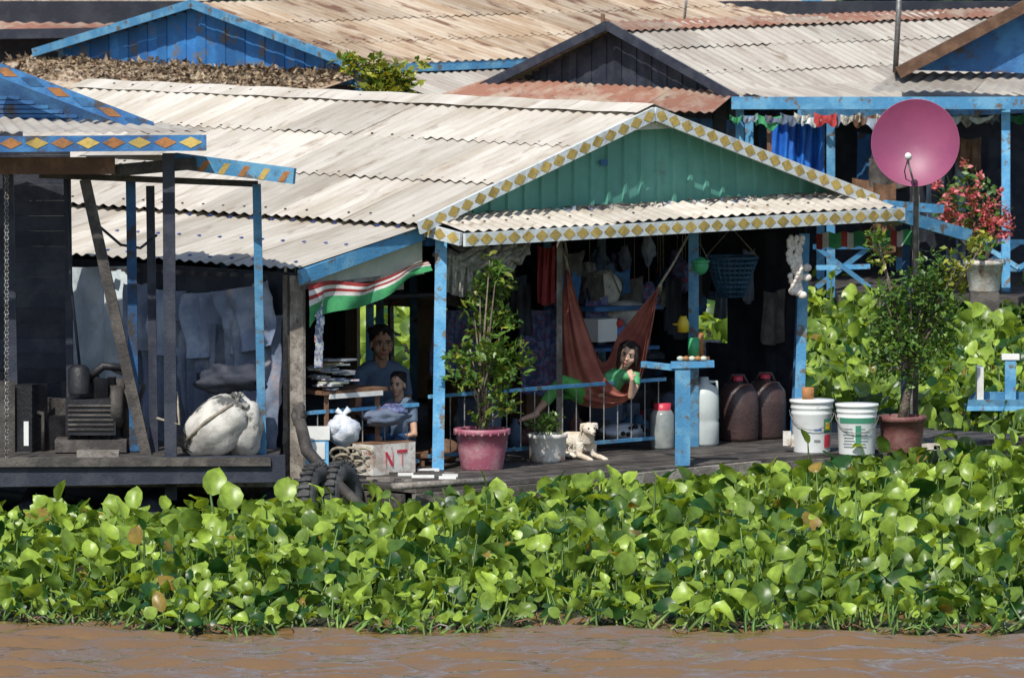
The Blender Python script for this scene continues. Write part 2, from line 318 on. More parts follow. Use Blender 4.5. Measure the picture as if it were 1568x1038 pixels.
# ------------------------------------------------------------ hyacinth
def inhouse(p,mg=0):
    q=V((p[0],p[1],0))-O; u=q.dot(UD); v=q.dot(VD)
    return (-1.6-mg<u<6.25+mg and -1.50-mg<v<7.3+mg) or (p[0]<-1.9 and -2.4-mg<p[1]<4)
def edge(x): return -10.35+.25*math.sin(x*1.3+1)+.18*math.sin(x*3.1)+.1*math.sin(x*7.7)+(.25 if x<-2.5 else 0)
def hyac(name,n,xr,yr,smin,smax,hfun,stalks=True):
    ps=[]
    while len(ps)<n:
        x=random.uniform(*xr); y=random.uniform(*yr)
        if y<edge(x) or inhouse((x,y)): continue
        ps.append((x,y))
    ps=np.array(ps); N_=len(ps)
    cl=np.array([noise.noise(V((x*.9,y*.9,3)))*1.3+noise.noise(V((x*2.6,y*2.6,9))) for x,y in ps])
    h=np.array([hfun(x,y) for x,y in ps])*np.clip(1+.45*cl,.5,1.6)*rng.uniform(.45,1.15,N_)*np.where(rng.random(N_)<.06,1.4,1)
    el=np.radians(rng.uniform(-25,88,N_)); azm=rng.uniform(0,2*np.pi,N_)
    A=np.stack([np.cos(el)*np.cos(azm),np.cos(el)*np.sin(azm),np.sin(el)],1)
    Rn=rng.normal(size=(N_,3))*.85; Rn[:,2]+=.7; Rn[:,1]-=.25
    B=unit(np.cross(Rn,A)); C=np.cross(A,B); fl=C[:,2]<0; B[fl]*=-1; C[fl]*=-1
    pos=np.stack([ps[:,0],ps[:,1],h],1); s=(smin+(smax-smin)*rng.random(N_)**1.3)*np.where(h<.14,.75,1)
    tone=np.clip(.42+.30*cl+rng.normal(0,.33,N_),0,.9); tone=np.where(rng.random(N_)<.01,.97,tone)
    e=empty(name)
    scatter('leaves',HV,HF,pos,A,B*rng.uniform(.62,1.12,(N_,1)),C*rng.uniform(.3,2.0,(N_,1)),s,tone,M['leaf'],e)
    if stalks:
        hor=A.copy(); hor[:,2]=0; base=pos-hor*rng.uniform(.05,.22,(N_,1)); base[:,2]=-.02
        D=pos-base; Ln=np.linalg.norm(D,axis=1); D=D/Ln[:,None]
        side=unit(np.cross(D,np.tile([0.3,1,.1],(N_,1)))); C2=np.cross(D,side)
        tv=[];
        for a,r,o in((0,.014,0),(.4,.016,.02),(1,.006,0)):
            for k in range(3): tv.append((a,r*math.cos(k*2.094),r*math.sin(k*2.094)+o))
        tf=[(i*3+k,i*3+(k+1)%3,(i+1)*3+(k+1)%3,(i+1)*3+k) for i in range(2) for k in range(3)]
        scatter('stalks',tv,tf,base,D*Ln[:,None],side,C2,np.ones(N_),rng.uniform(0,1,N_),M['stem'],e)
    return e
def hf(x,y):
    d=y-edge(x); q=V((x,y,0))-O; dv=-1.4-q.dot(VD)
    far=min(max(0,dv),max(0,-2.3-y) if x<-1.9 else 99)
    return (.09+.23*min(1,d/1.5))*(.55+.45*min(1,far/3.0))
hyac('water_hyacinth',15500,(-6.5,7.5),(-10.8,2.5),.065,.20,hf)
hyac('water_hyacinth',7500,(2.2,9.5),(1.0,25),.09,.21,lambda x,y:.34)
hyac('water_hyacinth',2200,(-6,3),(6,25),.16,.28,lambda x,y:.34,False)
mb=MB()
def gapshade_litter(i,j):
    x=-9+19*i; e=edge(x)+.14; y=e+(27-e)*j**2
    return V((x,y,.02+.03*math.sin(x*9+y*5)+(-.06 if j==0 else 0)))
mb.grid(gapshade_litter,120,80,'gapshade_litter'); mb.obj('dark_gap_sheet')  # dark sheet added under the leaves so the gaps look shaded
mb=MB()
for k in range(420):
    x=random.uniform(-6,7); y=edge(x)+random.gauss(.02,.16); a=random.uniform(0,3.14); l=random.uniform(.05,.2); z=random.uniform(.0,.07)
    mb.tube([(x,y,z),(x+math.cos(a)*l*.5,y+math.sin(a)*l*.3,z+.02),(x+math.cos(a)*l,y+math.sin(a)*l*.6,z*.5)],[.006,.007,.004],random.choice(['gapshade_litter','stem','brownwood','greywood','gapshade_litter']),n=4)
mb.obj('floating_plant_litter')
pp=[(322,742,-3.6,.24),(355,765,-3.9,.24),(432,752,-3.4,.21),(205,765,-3.6,.2),(180,775,-3.6,.2),(75,775,-3.4,.17),(400,800,-4.5,.2),(330,815,-5,.22)]
pos=np.array([ay(a,b+14,y) for a,b,y,s in pp]); n=len(pp); A=unit(np.stack([rng.uniform(-.5,.5,n),np.full(n,.25),np.ones(n)],1)); C=unit(np.stack([rng.uniform(-.4,.4,n),-np.ones(n),np.full(n,.4)],1)); B=unit(np.cross(C,A)); C=np.cross(A,B)
e=empty('water_hyacinth'); scatter('leaves',HV,HF,pos,A,B*rng.uniform(.7,.95,(n,1)),C,np.array([p[3] for p in pp]),np.full(n,.7),M['leaf'],e)
mb=MB()
for p in pos: mb.tube([V(p)*1,V(p)-Z*.2+X*.03,(p[0]+.05,p[1],0)],[.008,.014,.02],'stem')
mb.obj('stalks',e)
# ------------------------------------------------------------ MAIN HOUSE
house=empty('floating_house')
mb=MB()
DK=.35
v=-1.38
while v<7.0:
    wd=random.uniform(.16,.24); a=-1.5+random.uniform(-.05,.03) if v>-.9 else -1.5+random.uniform(0,.1); b_=6.2+random.uniform(-.05,.08)
    mb.beam(H(a,v+wd/2,DK-.02),H(b_,v+wd/2,DK-.02+random.uniform(-.004,.004)),wd-.012,.04,'wood'); v+=wd
mb.beam(H(-1.5,-1.40,DK-.13),H(2.55,-1.40,DK-.13),.05,.17,'greywood'); mb.beam(H(2.6,-1.39,DK-.10),H(6.2,-1.39,DK-.10),.05,.12,'greywood')
mb.beam(H(1.05,-1.46,DK-.10),H(2.6,-1.46,DK-.085),.06,.16,'greywood',tone=1)
mb.beam(H(-1.53,-1.3,DK-.12),H(-1.53,7,DK-.12),.05,.14,'wood')
for k in range(9): mb.beam(H(-1.2+k*.9,-1.2,DK-.14),H(-1.2+k*.9,7,DK-.14),.1,.14,'black')
for k in range(6): mb.tube([H(-1.3+k*1.45,-1.1,.06),H(-1.3+k*1.45,6.9,.06)],.17,'black',n=12)
mb.obj('deck',house)
mb=MB()
D1=[(.03,'hole'),(.335,'hole'),(.66,'hole'),(.97,'hole')]
mb.corr(H(2.6,-.16,3.34),H(2.6,7.1,3.36),H(-.22,-.16,2.46),H(-.22,7.1,2.46),'roof',rows=3,dots=D1)
mb.corr(H(2.6,-.16,3.34),H(2.6,7.1,3.36),H(5.42,-.16,2.46),H(5.42,7.1,2.46),'roof',rows=3)
mb.corr(H(-.12,-.12,2.43),H(-.12,7.1,2.43),H(-1.58,-.12,2.13),H(-1.58,7.1,2.13),'roof',rows=1,dots=[(.10,'dot'),(.52,'dot'),(.93,'dot')],ds=.026)
mb.corr(H(5.32,-.1,2.43),H(5.32,7.1,2.43),H(6.6,-.1,2.13),H(6.6,7.1,2.13),'roof',rows=1)
mb.corr(H(-.02,-.03,2.50),H(5.42,-.03,2.50),H(-.02,-.50,2.385),H(5.42,-.50,2.385),'roof',rows=1,dots=[(.6,'hole')])
for sgn in(-1,1):
    mb.grid(lambda i,j:H(2.6+sgn*.22*j,-.2+7.3*i,3.385-.07*j+.004*math.sin(i*60)),60,1,'roof',tone=.9)
for k in range(60):
    u=random.uniform(0,5.3); c=H(u,random.uniform(-.2,-.02),2.52); mb.box(c,(random.uniform(.03,.12),.02,.01),'wood',(UD,VD,Z))
for k in range(22):
    u=random.uniform(1.5,4.8); cloth(mb,H(u,-.10,2.53),H(u+random.uniform(.1,.35),-.10,2.53),.04,random.choice(['tarp','net','wood','greywood']),2,.02,-VD,n=8,k=4,wr=.004)
mb.obj('roof',house)
mb=MB()
def gab(i,j):
    u=.12+4.96*i; zt=2.50+.80*(1-abs(u-2.6)/2.6); ph=(u/.205)%1
    off=.022 if ph<.22 else(0 if ph>.34 or ph<0 else .01)
    return H(u,.05-off,2.42+(max(zt-2.42,.02))*j)
mb.grid(gab,480,1,'green',False,tone=.5)
mb.box(H(2.2,.02,2.88),(.09,.01,.05),'bluedk',(UD,VD,Z))
for a,b_ in((-.26,2.6),(5.46,2.6)):
    p0=H(a,-.2,2.425);p1=H(b_,-.2,3.30)
    mb.beam(p0,p1,.03,.115,'fasc',tone=.6); diamonds(mb,p0-VD*.0185,p1-VD*.0185,.115,-VD,.165,'yellow')
mb.add([H(2.25,-.14,3.16),H(2.95,-.14,3.16),H(2.6,-.14,3.31)],[(0,1,2)],'cream')
p0=H(-.05,-.53,2.325);p1=H(5.45,-.53,2.325)
mb.beam(p0,p1,.03,.11,'fasc',tone=.6); diamonds(mb,p0-VD*.0185,p1-VD*.0185,.11,-VD,.165,'yellow')
p0=H(-.06,-.02,2.40);p1=H(-.06,-.50,2.33)
mb.beam(p0,p1,.03,.11,'fasc'); diamonds(mb,p0-UD*.0185,p1-UD*.0185,.11,-UD,.16,'yellow')
mb.beam(H(-.06,-.04,2.37),H(-1.6,-.14,2.06),.05,.12,'blue'); mb.beam(H(5.3,-.14,2.40),H(6.75,-.14,2.06),.05,.11,'blue')
mb.beam(H(5.45,-.3,2.40),H(6.2,-.3,2.33),.05,.08,'blue')
mb.add([H(-.05,-.02,2.30),H(-1.5,-.02,2.03),H(-1.5,-.02,1.95),H(-.05,-.02,2.03)],[(0,1,2,3)],'cream')
mb.beam(H(-.05,-.03,2.03),H(-1.5,-.03,1.96),.03,.03,'greywood')
mb.obj('gable_and_fascia',house)
mb=MB()
mb.beam(H(-.02,-.18,DK),H(.1,-.1,2.36),.10,.10,'blue'); 
mb.beam(av(1222,690,-.15),av(1232,358,-.15),.09,.09,'blue')
mb.beam(av(1213,690,.0),av(1228,358,.0),.05,.06,'bluedk')
mb.beam(av(856,690,.1),av(857,360,.1),.05,.05,'greywood')
mb.beam(av(1062,700,.0),av(1062,355,.0),.09,.09,'blue',tone=0)
mb.beam(av(1172,700,1.2),av(1175,355,1.2),.07,.07,'blue',tone=0)
mb.beam(au(1398,690,6.1),au(1403,300,6.1),.06,.06,'greywood')
mb.beam(au(1385,690,6.15),au(1388,330,6.15),.07,.07,'bluedk')
mb.beam(H(0,0,2.30),H(5.2,0,2.30),.06,.1,'bluedk'); 
for k in range(8): mb.beam(H(0,1+k*.85,2.36),H(5.2,1+k*.85,2.36),.05,.09,'black')
for u,v in((.9,1.6),(1.8,2.4),(3,3.2),(3.4,1.9),(4.4,2.2),(2.1,4.0),(0,2.5),(0,4.5)): mb.beam(H(u,v,DK),H(u,v,2.35),.07,.07,'blue',tone=0)
c=az(1045,712,DK)
mb.beam(c,c+Z*.84,.13,.13,'blue'); mb.beam(c+Z*.86-X*.10,c+Z*.87+X*.27,.16,.05,'blue'); mb.beam(c+Z*.83,c+Z*.83+V((-.33,.5,0)),.05,.05,'blue')
def rail(u0,u1,v0,zt,zb,n):
    mb.beam(H(u0,v0,zt),H(u1,v0,zt),.025,.03,'blue',tone=1); mb.beam(H(u0,v0,zb),H(u1,v0,zb),.03,.03,'blue')
    for k in range(n+1):
        u=u0+(u1-u0)*(k+.5)/(n+1); mb.beam(H(u,v0,zb),H(u,v0,zt),.009,.009,'metal')
rail(.05,2.95,0,.96,.45,16); rail(-1.4,-.08,0,.90,.42,4)
mb.obj('posts_and_railing',house)
# walls
mb=MB()
def wallholes(pt,s0,s1,z0,z1,holes,m,nrm,step=.2):
    s=s0
    while s<s1-.01:
        e_=min(s+step,s1); segs=[(z0,z1)]
        for h0,h1,a,b_ in holes:
            if e_>h0+.02 and s<h1-.02:
                ns=[]
                for p,q in segs:
                    if a>p: ns.append((p,min(a,q)))
                    if b_<q: ns.append((max(b_,p),q))
                segs=[x for x in ns if x[1]-x[0]>.01]
        for p,q in segs: mb.beam(pt(s+step/2,p),pt(s+step/2,q),min(step,e_-s)-.003,.02,m,up=nrm)
        s=e_
def vof(p): return (p-O).dot(VD)
UW=5.22
hol=[]
for x0,x1,y0,y1 in((1068,1106,445,525),(545,640,462,604),(668,676,470,590)):
    a=au(x0,y0,UW);b_=au(x1,y1,UW); hol.append((vof(b_),vof(a),b_.z,a.z))
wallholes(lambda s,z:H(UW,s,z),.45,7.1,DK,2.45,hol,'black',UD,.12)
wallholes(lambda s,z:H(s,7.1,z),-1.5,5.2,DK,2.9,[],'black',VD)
for px,wd in((540,.16),(655,.30)):
    mb.beam(au(px,455,UW-.06),au(px,610,UW-.06),wd,.04,'palewood',up=UD)
mb.beam(au(536,458,UW-.09),au(672,466,UW-.09),.04,.08,'palewood')
mb.beam(au(598,458,UW-.09),au(600,606,UW-.09),.03,.05,'greywood',up=UD)
wallholes(lambda s,z:H(-1.42,s,z),.0,7,DK,2.08,[],'black',UD)
for vv,wd in((.03,.16),(.17,.05)): mb.beam(H(-1.47,vv,DK),H(-1.47,vv,2.06),wd,.03,'greywood',up=UD)
cloth(mb,H(-1.56,.25,2.02),H(-1.60,2.0,1.92),.55,'tarp',4,.08,-UD,sag=.10,n=80,k=30,wr=.05,tone=.9)
cloth(mb,H(-1.50,.22,1.72),H(-1.53,2.0,1.60),1.22,'tarp',5,.08,-UD,wav=.08,n=90,k=34,wr=.05,tone=.45)
cloth(mb,H(-1.56,.9,1.62),H(-1.60,1.5,1.64),1.05,'tarp',2,.06,-UD,tone=0,n=40,k=24,wr=.04)
cloth(mb,H(-1.50,2.1,2.05),H(-1.50,4.6,2.0),1.5,'sheet',5,.03,-UD,n=60,k=24,wr=.03)
for k in range(12): mb.box(H(-1.62,.3+k*.17,2.05-k*.002),(.05,.06,.03),'wood',(UD,VD,Z))
mb.obj('walls',house)
def striped(name,P0,P1,drop,sagf,stripes,nrm):
    mb=MB()
    for k,(m,a,b_) in enumerate(stripes):
        mb.grid(lambda i,j:V(P0).lerp(V(P1),i)-Z*(drop(i)*(a+(b_-a)*j)+sagf(i))+nrm*(.03*math.sin(i*18+(a+(b_-a)*j)*2)+.03*noise.noise(V((i*7,(a+(b_-a)*j)*2,4)))),40,3,m)
    return mb.obj(name)
striped('striped_cloth_banner',H(-1.50,-.12,1.99),H(-.05,-.12,2.12),lambda i:.36-.28*i**.7,lambda i:.05*math.sin(i*3.1)-.03*math.sin(i*9),[('red',0,.14),('wcloth',.14,.26),('red',.26,.36),('wcloth',.36,.5),('gcloth',.5,1)],-VD)
mb=MB()
for q in range(16):
    a=q/16; mb.grid(lambda i,j:au(1250,357,5.5).lerp(au(1402,352,6.1),a+i/16)-Z*(.14*j+.01*math.sin((a+i/16)*40)),3,3,['red','wcloth','gcloth','gcloth'][q%4])
mb.obj('striped_cloth_banner')
# ------------------------------------------------------------ hammock
HY=1.75
mb=MB()
fr=[(868,412),(880,455),(902,520),(918,565),(934,588),(958,602),(978,575),(990,510),(1008,440)]
bo=[(867,412),(860,470),(858,550),(868,606),(905,624),(948,620),(977,590),(994,520),(1008,440)]
bk=[(870,412),(882,455),(900,510),(916,548),(928,552),(945,515),(965,490),(985,465),(1008,440)]
def crv(c,t):
    t*=len(c)-1; i=min(int(t),len(c)-2); f=t-i
    p=[V(c[max(0,min(len(c)-1,i+k))]) for k in(-1,0,1,2)]
    return .5*((2*p[1])+(p[2]-p[0])*f+(2*p[0]-5*p[1]+4*p[2]-p[3])*f*f+(3*p[1]-p[0]-3*p[2]+p[3])*f**3)
def ham(i,j):
    w_=math.sin(math.pi*min(1,max(0,i)))**.6; A_=crv(fr,i);B_=crv(bo,i);C_=crv(bk,i)
    if j<.5:q=A_.lerp(B_,math.sin(j*math.pi)); y=HY-.22*w_*(1-2*j)**.7
    else: q=B_.lerp(C_,1-math.cos((j-.5)*math.pi)); y=HY+.25*w_*(2*j-1)
    p=ay(q.x,q.y,y); return p+Y*(.022*math.sin(j*34+i*4)+.012*math.sin(j*71+i*9))*(1-.5*w_)+X*(.006*math.sin(j*25+2))
mb.grid(ham,90,110,'hammock',tone=.5)
hb=empty('hammock'); mb.obj('fabric',hb); mb=MB()
g0=ay(869,414,HY);g1=ay(1008,440,HY); e0=ay(858,375,HY-.05); e1=ay(1053,362,HY+.35)
mb.tube([g0,ay(866,395,HY),e0],.014,'rope'); mb.tube([g1,ay(1030,405,HY+.15),e1],.011,'rope'); 
for k in range(5): mb.tube([g0+X*.012*(k-2)-Z*.03,g0+Z*.07],.005,'rope',n=5); mb.tube([g1+X*.012*(k-2)-Z*.04,g1+Z*.05+X*.03],.005,'rope',n=5)
mb.tube([e0+V((-.02,0,.1)),e0+V((.04,0,.02)),e0+V((.06,0,-.1)),e0+V((.03,0,-.05))],.012,'rope')
mb.obj('ropes',hb)
# ------------------------------------------------------------ people
def head(sk,fc,hr,c,F_,U_,s,skin,long=False):
    c=V(c);F_=V(F_).normalized();R=F_.cross(V(U_)).normalized();U_=R.cross(F_);ax=(R,F_,U_)
    P=lambda r,f,u:c+(R*r+F_*f+U_*u)*s
    E=lambda mbb,p,r,m:mbb.ell(P(*p),[q*s for q in r],m,ax)
    E(sk,(0,-.012,.03),(.073,.09,.086),skin);E(sk,(0,.022,-.02),(.060,.066,.088),skin);E(sk,(0,.052,-.088),(.027,.027,.022),skin)
    for q in(-1,1): E(sk,(q*.042,.045,-.03),(.026,.034,.032),skin);E(sk,(q*.075,-.005,-.01),(.010,.018,.030),skin)
    E(sk,(0,.090,-.028),(.015,.020,.013),skin);E(sk,(0,.082,-.008),(.009,.016,.026),skin);E(sk,(0,.078,-.06),(.024,.016,.014),skin)
    for q in(-1,1):
        E(fc,(q*.030,.079,.006),(.016,.010,.0075),'eyew');E(fc,(q*.030,.086,.006),(.0075,.006,.0075),'eyed');E(fc,(q*.030,.082,.014),(.019,.010,.003),'hair')
        E(fc,(q*.031,.083,.028),(.021,.008,.0045),'hair')
        E(fc,(q*.006,.108,-.034),(.003,.003,.003),'eyed')
    E(fc,(0,.092,-.056),(.021,.006,.0045),'lips');E(fc,(0,.091,-.065),(.017,.007,.005),'lips')
    E(hr,(0,-.028,.048),(.083,.092,.082),'hair');E(hr,(0,-.045,.0),(.078,.065,.08),'hair')
    for k in range(90):
        a=random.uniform(0,6.28); r=random.uniform(.3,1); d=V((math.cos(a)*r*.08,math.sin(a)*r*.085-.025,.048+.078*math.sqrt(max(0,1-r*r*.9))))
        p0=P(*d); o=(R*(d.x*.5)+F_*(d.y*.4)+U_*(.2*.1))*s
        hr.tube([p0-U_*.01*s,p0+o*.5,p0+o*.9-U_*(.02*s)],[.008*s,.006*s,.002*s],'hair',n=5)
    if long:
        for q in(-1,1):
            for k in range(5): hr.tube([P(q*(.06+.006*k),.02-.02*k,.08),P(q*(.083+.003*k),.02-.02*k,.0),P(q*(.088),.0-.02*k,-.09),P(q*.08,-.01-.02*k,-.15)],[.018*s,.018*s,.015*s,.006*s],'hair',n=7)
    return P
def hand(mb,wr,d,pn,s,skin,curl=.5,side=1):
    d=V(d).normalized();pn=V(pn);pn=(pn-d*pn.dot(d)).normalized();sv=d.cross(pn)*side;wr=V(wr)
    mb.ell(wr+d*.045*s,(.038*s,.05*s,.016*s),skin,(sv,d,pn)); mb.tube([wr-d*.02*s,wr+d*.03*s],[.021*s,.024*s],skin)
    for k,(o,l) in enumerate(((-.028,.068),(-.010,.080),(.010,.074),(.027,.056))):
        p=wr+d*.078*s+sv*o*s; pts=[p-d*.02*s,p]; a=curl*.5
        for q in(.45,.32,.23):
            dd=d*math.cos(a)+pn*math.sin(a)+sv*o*2; p=p+dd.normalized()*l*q*s; pts.append(p); a+=curl*.9
        mb.tube(pts,[.010*s,.0098*s,.009*s,.008*s,.006*s],skin)
    p=wr+d*.02*s-sv*.026*s; q=p+(d*.55-sv*.8+pn*.3).normalized()*.035*s; r=q+(d*.9-sv*.25+pn*.4).normalized()*.028*s
    mb.tube([p,q,r,r+(d*.9+pn*.5).normalized()*.02*s],[.014*s,.0115*s,.010*s,.007*s],skin)
g=empty('girl_in_hammock'); sk_=MB();fc=MB();hr=MB();sh=MB();tr=MB();S='skinl'
GY=1.60
hc=ay(962,544,GY); hU=V((.18,.1,1)); hF=V((-.12,-1,-.06)); Pg=head(sk_,fc,hr,hc,hF,hU,.94,S,True)
nk=ay(954,566,GY+.06); ch=ay(938,585,GY+.12); pv=ay(895,606,GY+.15)
sk_.tube([hc-Z*.05+Y*.04,nk,ch],[.04,.038,.05],S)
sh.tube([nk-Z*.01,ay(948,574,GY+.08),ch,ay(915,600,GY+.14),pv],[.045,.085,.105,.10,.11],'gshirt',n=14)
shR=ay(975,577,GY+.0); sh.tube([ay(950,574,GY+.05),shR,ay(973,590,GY-.05)],[.06,.047,.042],'gshirt',n=12)
el=ay(966,607,GY-.12); wr=ay(968,580,GY-.20)
sk_.tube([shR,ay(973,592,GY-.05),el],[.035,.034,.028],S); sk_.ell(el,(.028,.028,.028),S); sk_.tube([el,wr],[.029,.020],S)
hand(sk_,wr,(ay(961,560,GY-.16)-wr),V((-.2,.9,.3)),.72,S,.75)
shL=ay(930,577,GY+.05); elL=ay(925,604,GY+.0)
sh.tube([ay(945,574,GY+.06),shL,ay(926,590,GY+.02)],[.06,.047,.042],'gshirt',n=12); sk_.tube([shL,elL],[.034,.028],S); wL=ay(900,606,GY+.05); sk_.tube([elL,wL],[.028,.02],S); hand(sk_,wL,(-1,.1,.1),Z,.7,S,.4)
kn=ay(862,584,GY-.10); an=ay(822,630,GY-.22)
tr.tube([pv,ay(880,594,GY+.02),kn],[.095,.085,.058],'lime',n=14); tr.ell(kn,(.058,.058,.058),'lime'); tr.tube([kn,ay(848,598,GY-.13),ay(834,617,GY-.18)],[.058,.055,.048],'lime',n=14)
sk_.tube([kn,ay(836,614,GY-.18),an],[.045,.038,.026],S); sk_.ell(an,(.028,.03,.028),S)
toe=ay(796,643,GY-.30); ft=an.lerp(toe,.5); sk_.tube([an+V((.015,0,-.02)),ft-Z*.012,toe],[.030,.026,.017],S,n=12)
for k in range(5): 
    q=toe+V((0,(k-2)*.014,-.004*k)); sk_.tube([q+V((.02,0,.004)),q+V((-.016+.002*k,0,-.004))],[.009,.0065],S)
kn2=ay(872,600,GY+.05); tr.tube([pv,kn2,ay(858,606,GY+.1)],[.09,.06,.04],'lime',n=12)
sk_.obj('body',g,remesh=.005,smooth=3);fc.obj('face',g);hr.obj('hair',g,remesh=.006,smooth=1);sh.obj('shirt',g,remesh=.008,smooth=5);tr.obj('trousers',g,remesh=.008,smooth=5)
def seated(name,hx,hy,yy,s,skin,shirt,trs,zs,yaw,width):
    g=empty(name);a,b_,c_,d_,t_=MB(),MB(),MB(),MB(),MB()
    hc=ay(hx,hy,yy); F_=V((math.sin(yaw),-math.cos(yaw),-.05)); R=F_.cross(Z).normalized(); F0=Z.cross(R)
    head(a,b_,c_,hc,F_,Z,s,skin)
    nk=hc-Z*.15*s-F0*.03; hip=V((nk.x,nk.y+.02,zs+.1*s)); L_=nk.z-hip.z
    a.tube([hc-Z*.05*s-F0*.02,nk-Z*.03],[.052*s,.055*s],skin)
    for q in(-1,1):
        shp=nk+R*q*width*.40-Z*.065*s; elb=shp+R*q*.05-Z*.27*s+F0*.08; wri=elb+F0*.22*s-R*q*.10-Z*.03
        d_.tube([nk+R*q*.03-Z*.02,nk+R*q*width*.25-Z*.035*s,shp,shp.lerp(elb,.6)],[.055*s,.062*s,.06*s,.05*s],shirt,n=12)
        a.tube([shp,elb,wri],[.045*s,.036*s,.024*s],skin); a.ell(elb,[.036*s]*3,skin); hand(a,wri,F0-Z*.3,-Z,s*.95,skin,.5,q)
        knee=hip+F0*.42*s+R*q*.12+Z*.03; ank=V((knee.x,knee.y+.02,DK+.06))
        t_.tube([hip+R*q*.08,knee],[.095*s,.065*s],trs,n=12); t_.ell(knee,[.065*s]*3,trs); t_.tube([knee,ank],[.062*s,.042*s],trs,n=12)
        a.tube([ank,ank+F0*.08-Z*.03,ank+F0*.17*s-Z*.035],[.034*s,.032*s,.02*s],skin)
    ax=(R,F0,Z)
    d_.ell(nk-Z*.20*s,(width*.42,.125*s,.20*s),shirt,ax); d_.ell(hip+Z*.12*s,(width*.36,.12*s,.2*s),shirt,ax); d_.ell(nk-Z*.07*s,(width*.36,.08*s,.06*s),shirt,ax)
    d_.tube([nk-Z*.03*s,nk-Z*.08*s],[.07*s,.09*s],shirt); t_.ell(hip,(width*.38,.13*s,.11*s),trs,ax)
    a.obj('body',g,remesh=.006,smooth=3);b_.obj('face',g);c_.obj('hair',g,remesh=.007,smooth=1);d_.obj('shirt',g,remesh=.01,smooth=5);t_.obj('trousers',g,remesh=.01,smooth=5)
    st=MB(); st.box(hip-Z*.13*s,(.5,.36,.04),'brownwood')
    for p in(-1,1):
        for q in(-1,1): st.beam(V((hip.x+p*.2,hip.y+q*.14,DK)),V((hip.x+p*.2,hip.y+q*.14,hip.z-.13*s)),.04,.04,'brownwood')
    st.obj('wooden_stool')
seated('seated_man',584,526,.75,1.22,'skin','navy','navy',DK+.30,.25,.46)
seated('seated_boy',609,589,.30,.86,'skinl','navy','bluedk',DK+.12,-.35,.30)
# ------------------------------------------------------------ dog
d=MB();f=MB();D=az(892,702,DK)
F_='fur'
d.tube([D+V((-.20,.20,.10)),D+V((-.12,.14,.125)),D+V((0,.04,.135)),D+V((.04,0,.15))],[.085,.10,.098,.085],F_,n=14)
d.ell(D+V((-.18,.20,.09)),(.085,.10,.09),F_)
d.tube([D+V((.03,-.01,.16)),D+V((.045,-.05,.24))],[.075,.062],F_,n=12)
hc=D+V((.055,-.08,.265)); hf_=V((.45,-1,-.12)).normalized(); hr_=hf_.cross(Z).normalized(); ax=(hr_,hf_,Z)
d.ell(hc,(.062,.062,.056),F_,ax); d.tube([hc+hf_*.03-Z*.012,hc+hf_*.105-Z*.024],[.036,.023],F_); d.tube([hc+hf_*.03-Z*.035,hc+hf_*.09-Z*.045],[.022,.012],F_)
for q in(-1,1):
    e0_=hc+hr_*q*.052+Z*.035; d.tube([e0_-hr_*q*.015,e0_+hr_*q*.018,e0_+hr_*q*.03-Z*.045],[.02,.018,.008],F_)
    f.ell(hc+hr_*q*.026+hf_*.052+Z*.012,(.009,.007,.009),'eyed',ax)
    s0=D+V((.03,-.01,.13))+hr_*q*.055
    eb=D+V((.03,-.02,.035))+hr_*q*.07; pw=eb+hf_*.15+X*.03-Z*.008
    d.tube([s0,eb],[.045,.028],F_); d.tube([eb,pw],[.027,.022],F_); d.ell(pw+hf_*.012,(.026,.034,.018),F_,ax)
    for t in(-1,0,1): d.ell(pw+hf_*.038+hr_*t*.014,(.009,.014,.010),F_,ax)
hp=D+V((-.16,.10,.10)); kn=D+V((-.06,.02,.07)); hk=D+V((-.17,.04,.035)); pw=D+V((-.07,-.03,.022))
d.tube([hp,kn],[.07,.045],F_,n=12); d.tube([kn,hk],[.035,.024],F_); d.tube([hk,pw],[.022,.02],F_); d.ell(pw,(.034,.024,.018),F_)
d.tube([D+V((-.25,.24,.07)),D+V((-.29,.18,.035)),D+V((-.27,.08,.03)),D+V((-.21,.0,.028))],[.03,.03,.026,.012],F_)
f.ell(hc+hf_*.128-Z*.016,(.013,.010,.010),'eyed',ax); f.ell(hc+hf_*.108-Z*.042,(.016,.02,.004),'eyed',ax)
g=empty('white_dog'); d.obj('body',g,remesh=.006,smooth=3); f.obj('face',g)
# ------------------------------------------------------------ pots and plants
def pot(mb,c,h,rb,rt,m,rim=.025,n=32):
    mb.lathe(c,[(0,0),(rb,0),(rb*1.02,.01),((rb+rt)/2*1.03,h*.5),(rt*.98,h-.05),(rt*1.0,h-.05),(rt*1.07,h-.045),(rt*1.08,h-.005),(rt*1.02,h),(rt*.93,h-.005),(rt*.92,h-.05),(0,h-.045)],m,n=n)
    mb.ell(V(c)+Z*(h-.05),(rt*.9,rt*.9,.03),'soil')
def blobs(bl,dens,flat=1):
    out=[]
    for p,r,n in bl:
        n=int(n*dens); q=rng.normal(size=(n,3)); q=unit(q)*(rng.random((n,1))**.45)*r; q[:,2]*=flat; out.append(np.array(p)[None]+q)
    return np.concatenate(out)
e=empty('potted_shrub'); mb=MB(); c=az(738,718,DK); pot(mb,c,.35,.175,.225,'pinkpot')
for a in range(0,360,18): 
    mb.box(c+V((math.cos(math.radians(a))*.232,math.sin(math.radians(a))*.232,.315)),(.02,.02,.03),'pinkpot')
mb.obj('pot',e); mb=MB(); y0=c.y
bl=[(760,415,18,40),(768,440,20,44),(735,435,16,20),(725,470,22,34),(772,490,22,44),(752,465,22,44),(742,500,26,60),(755,540,28,76),(722,545,28,50),(785,545,24,50),(770,575,28,60),(712,580,24,50),(745,585,32,70),(765,610,26,44),(700,548,16,20),(798,560,18,20),(735,640,18,20),(780,625,18,16),(750,395,10,6)]
B_=[]
top=c+Z*.32
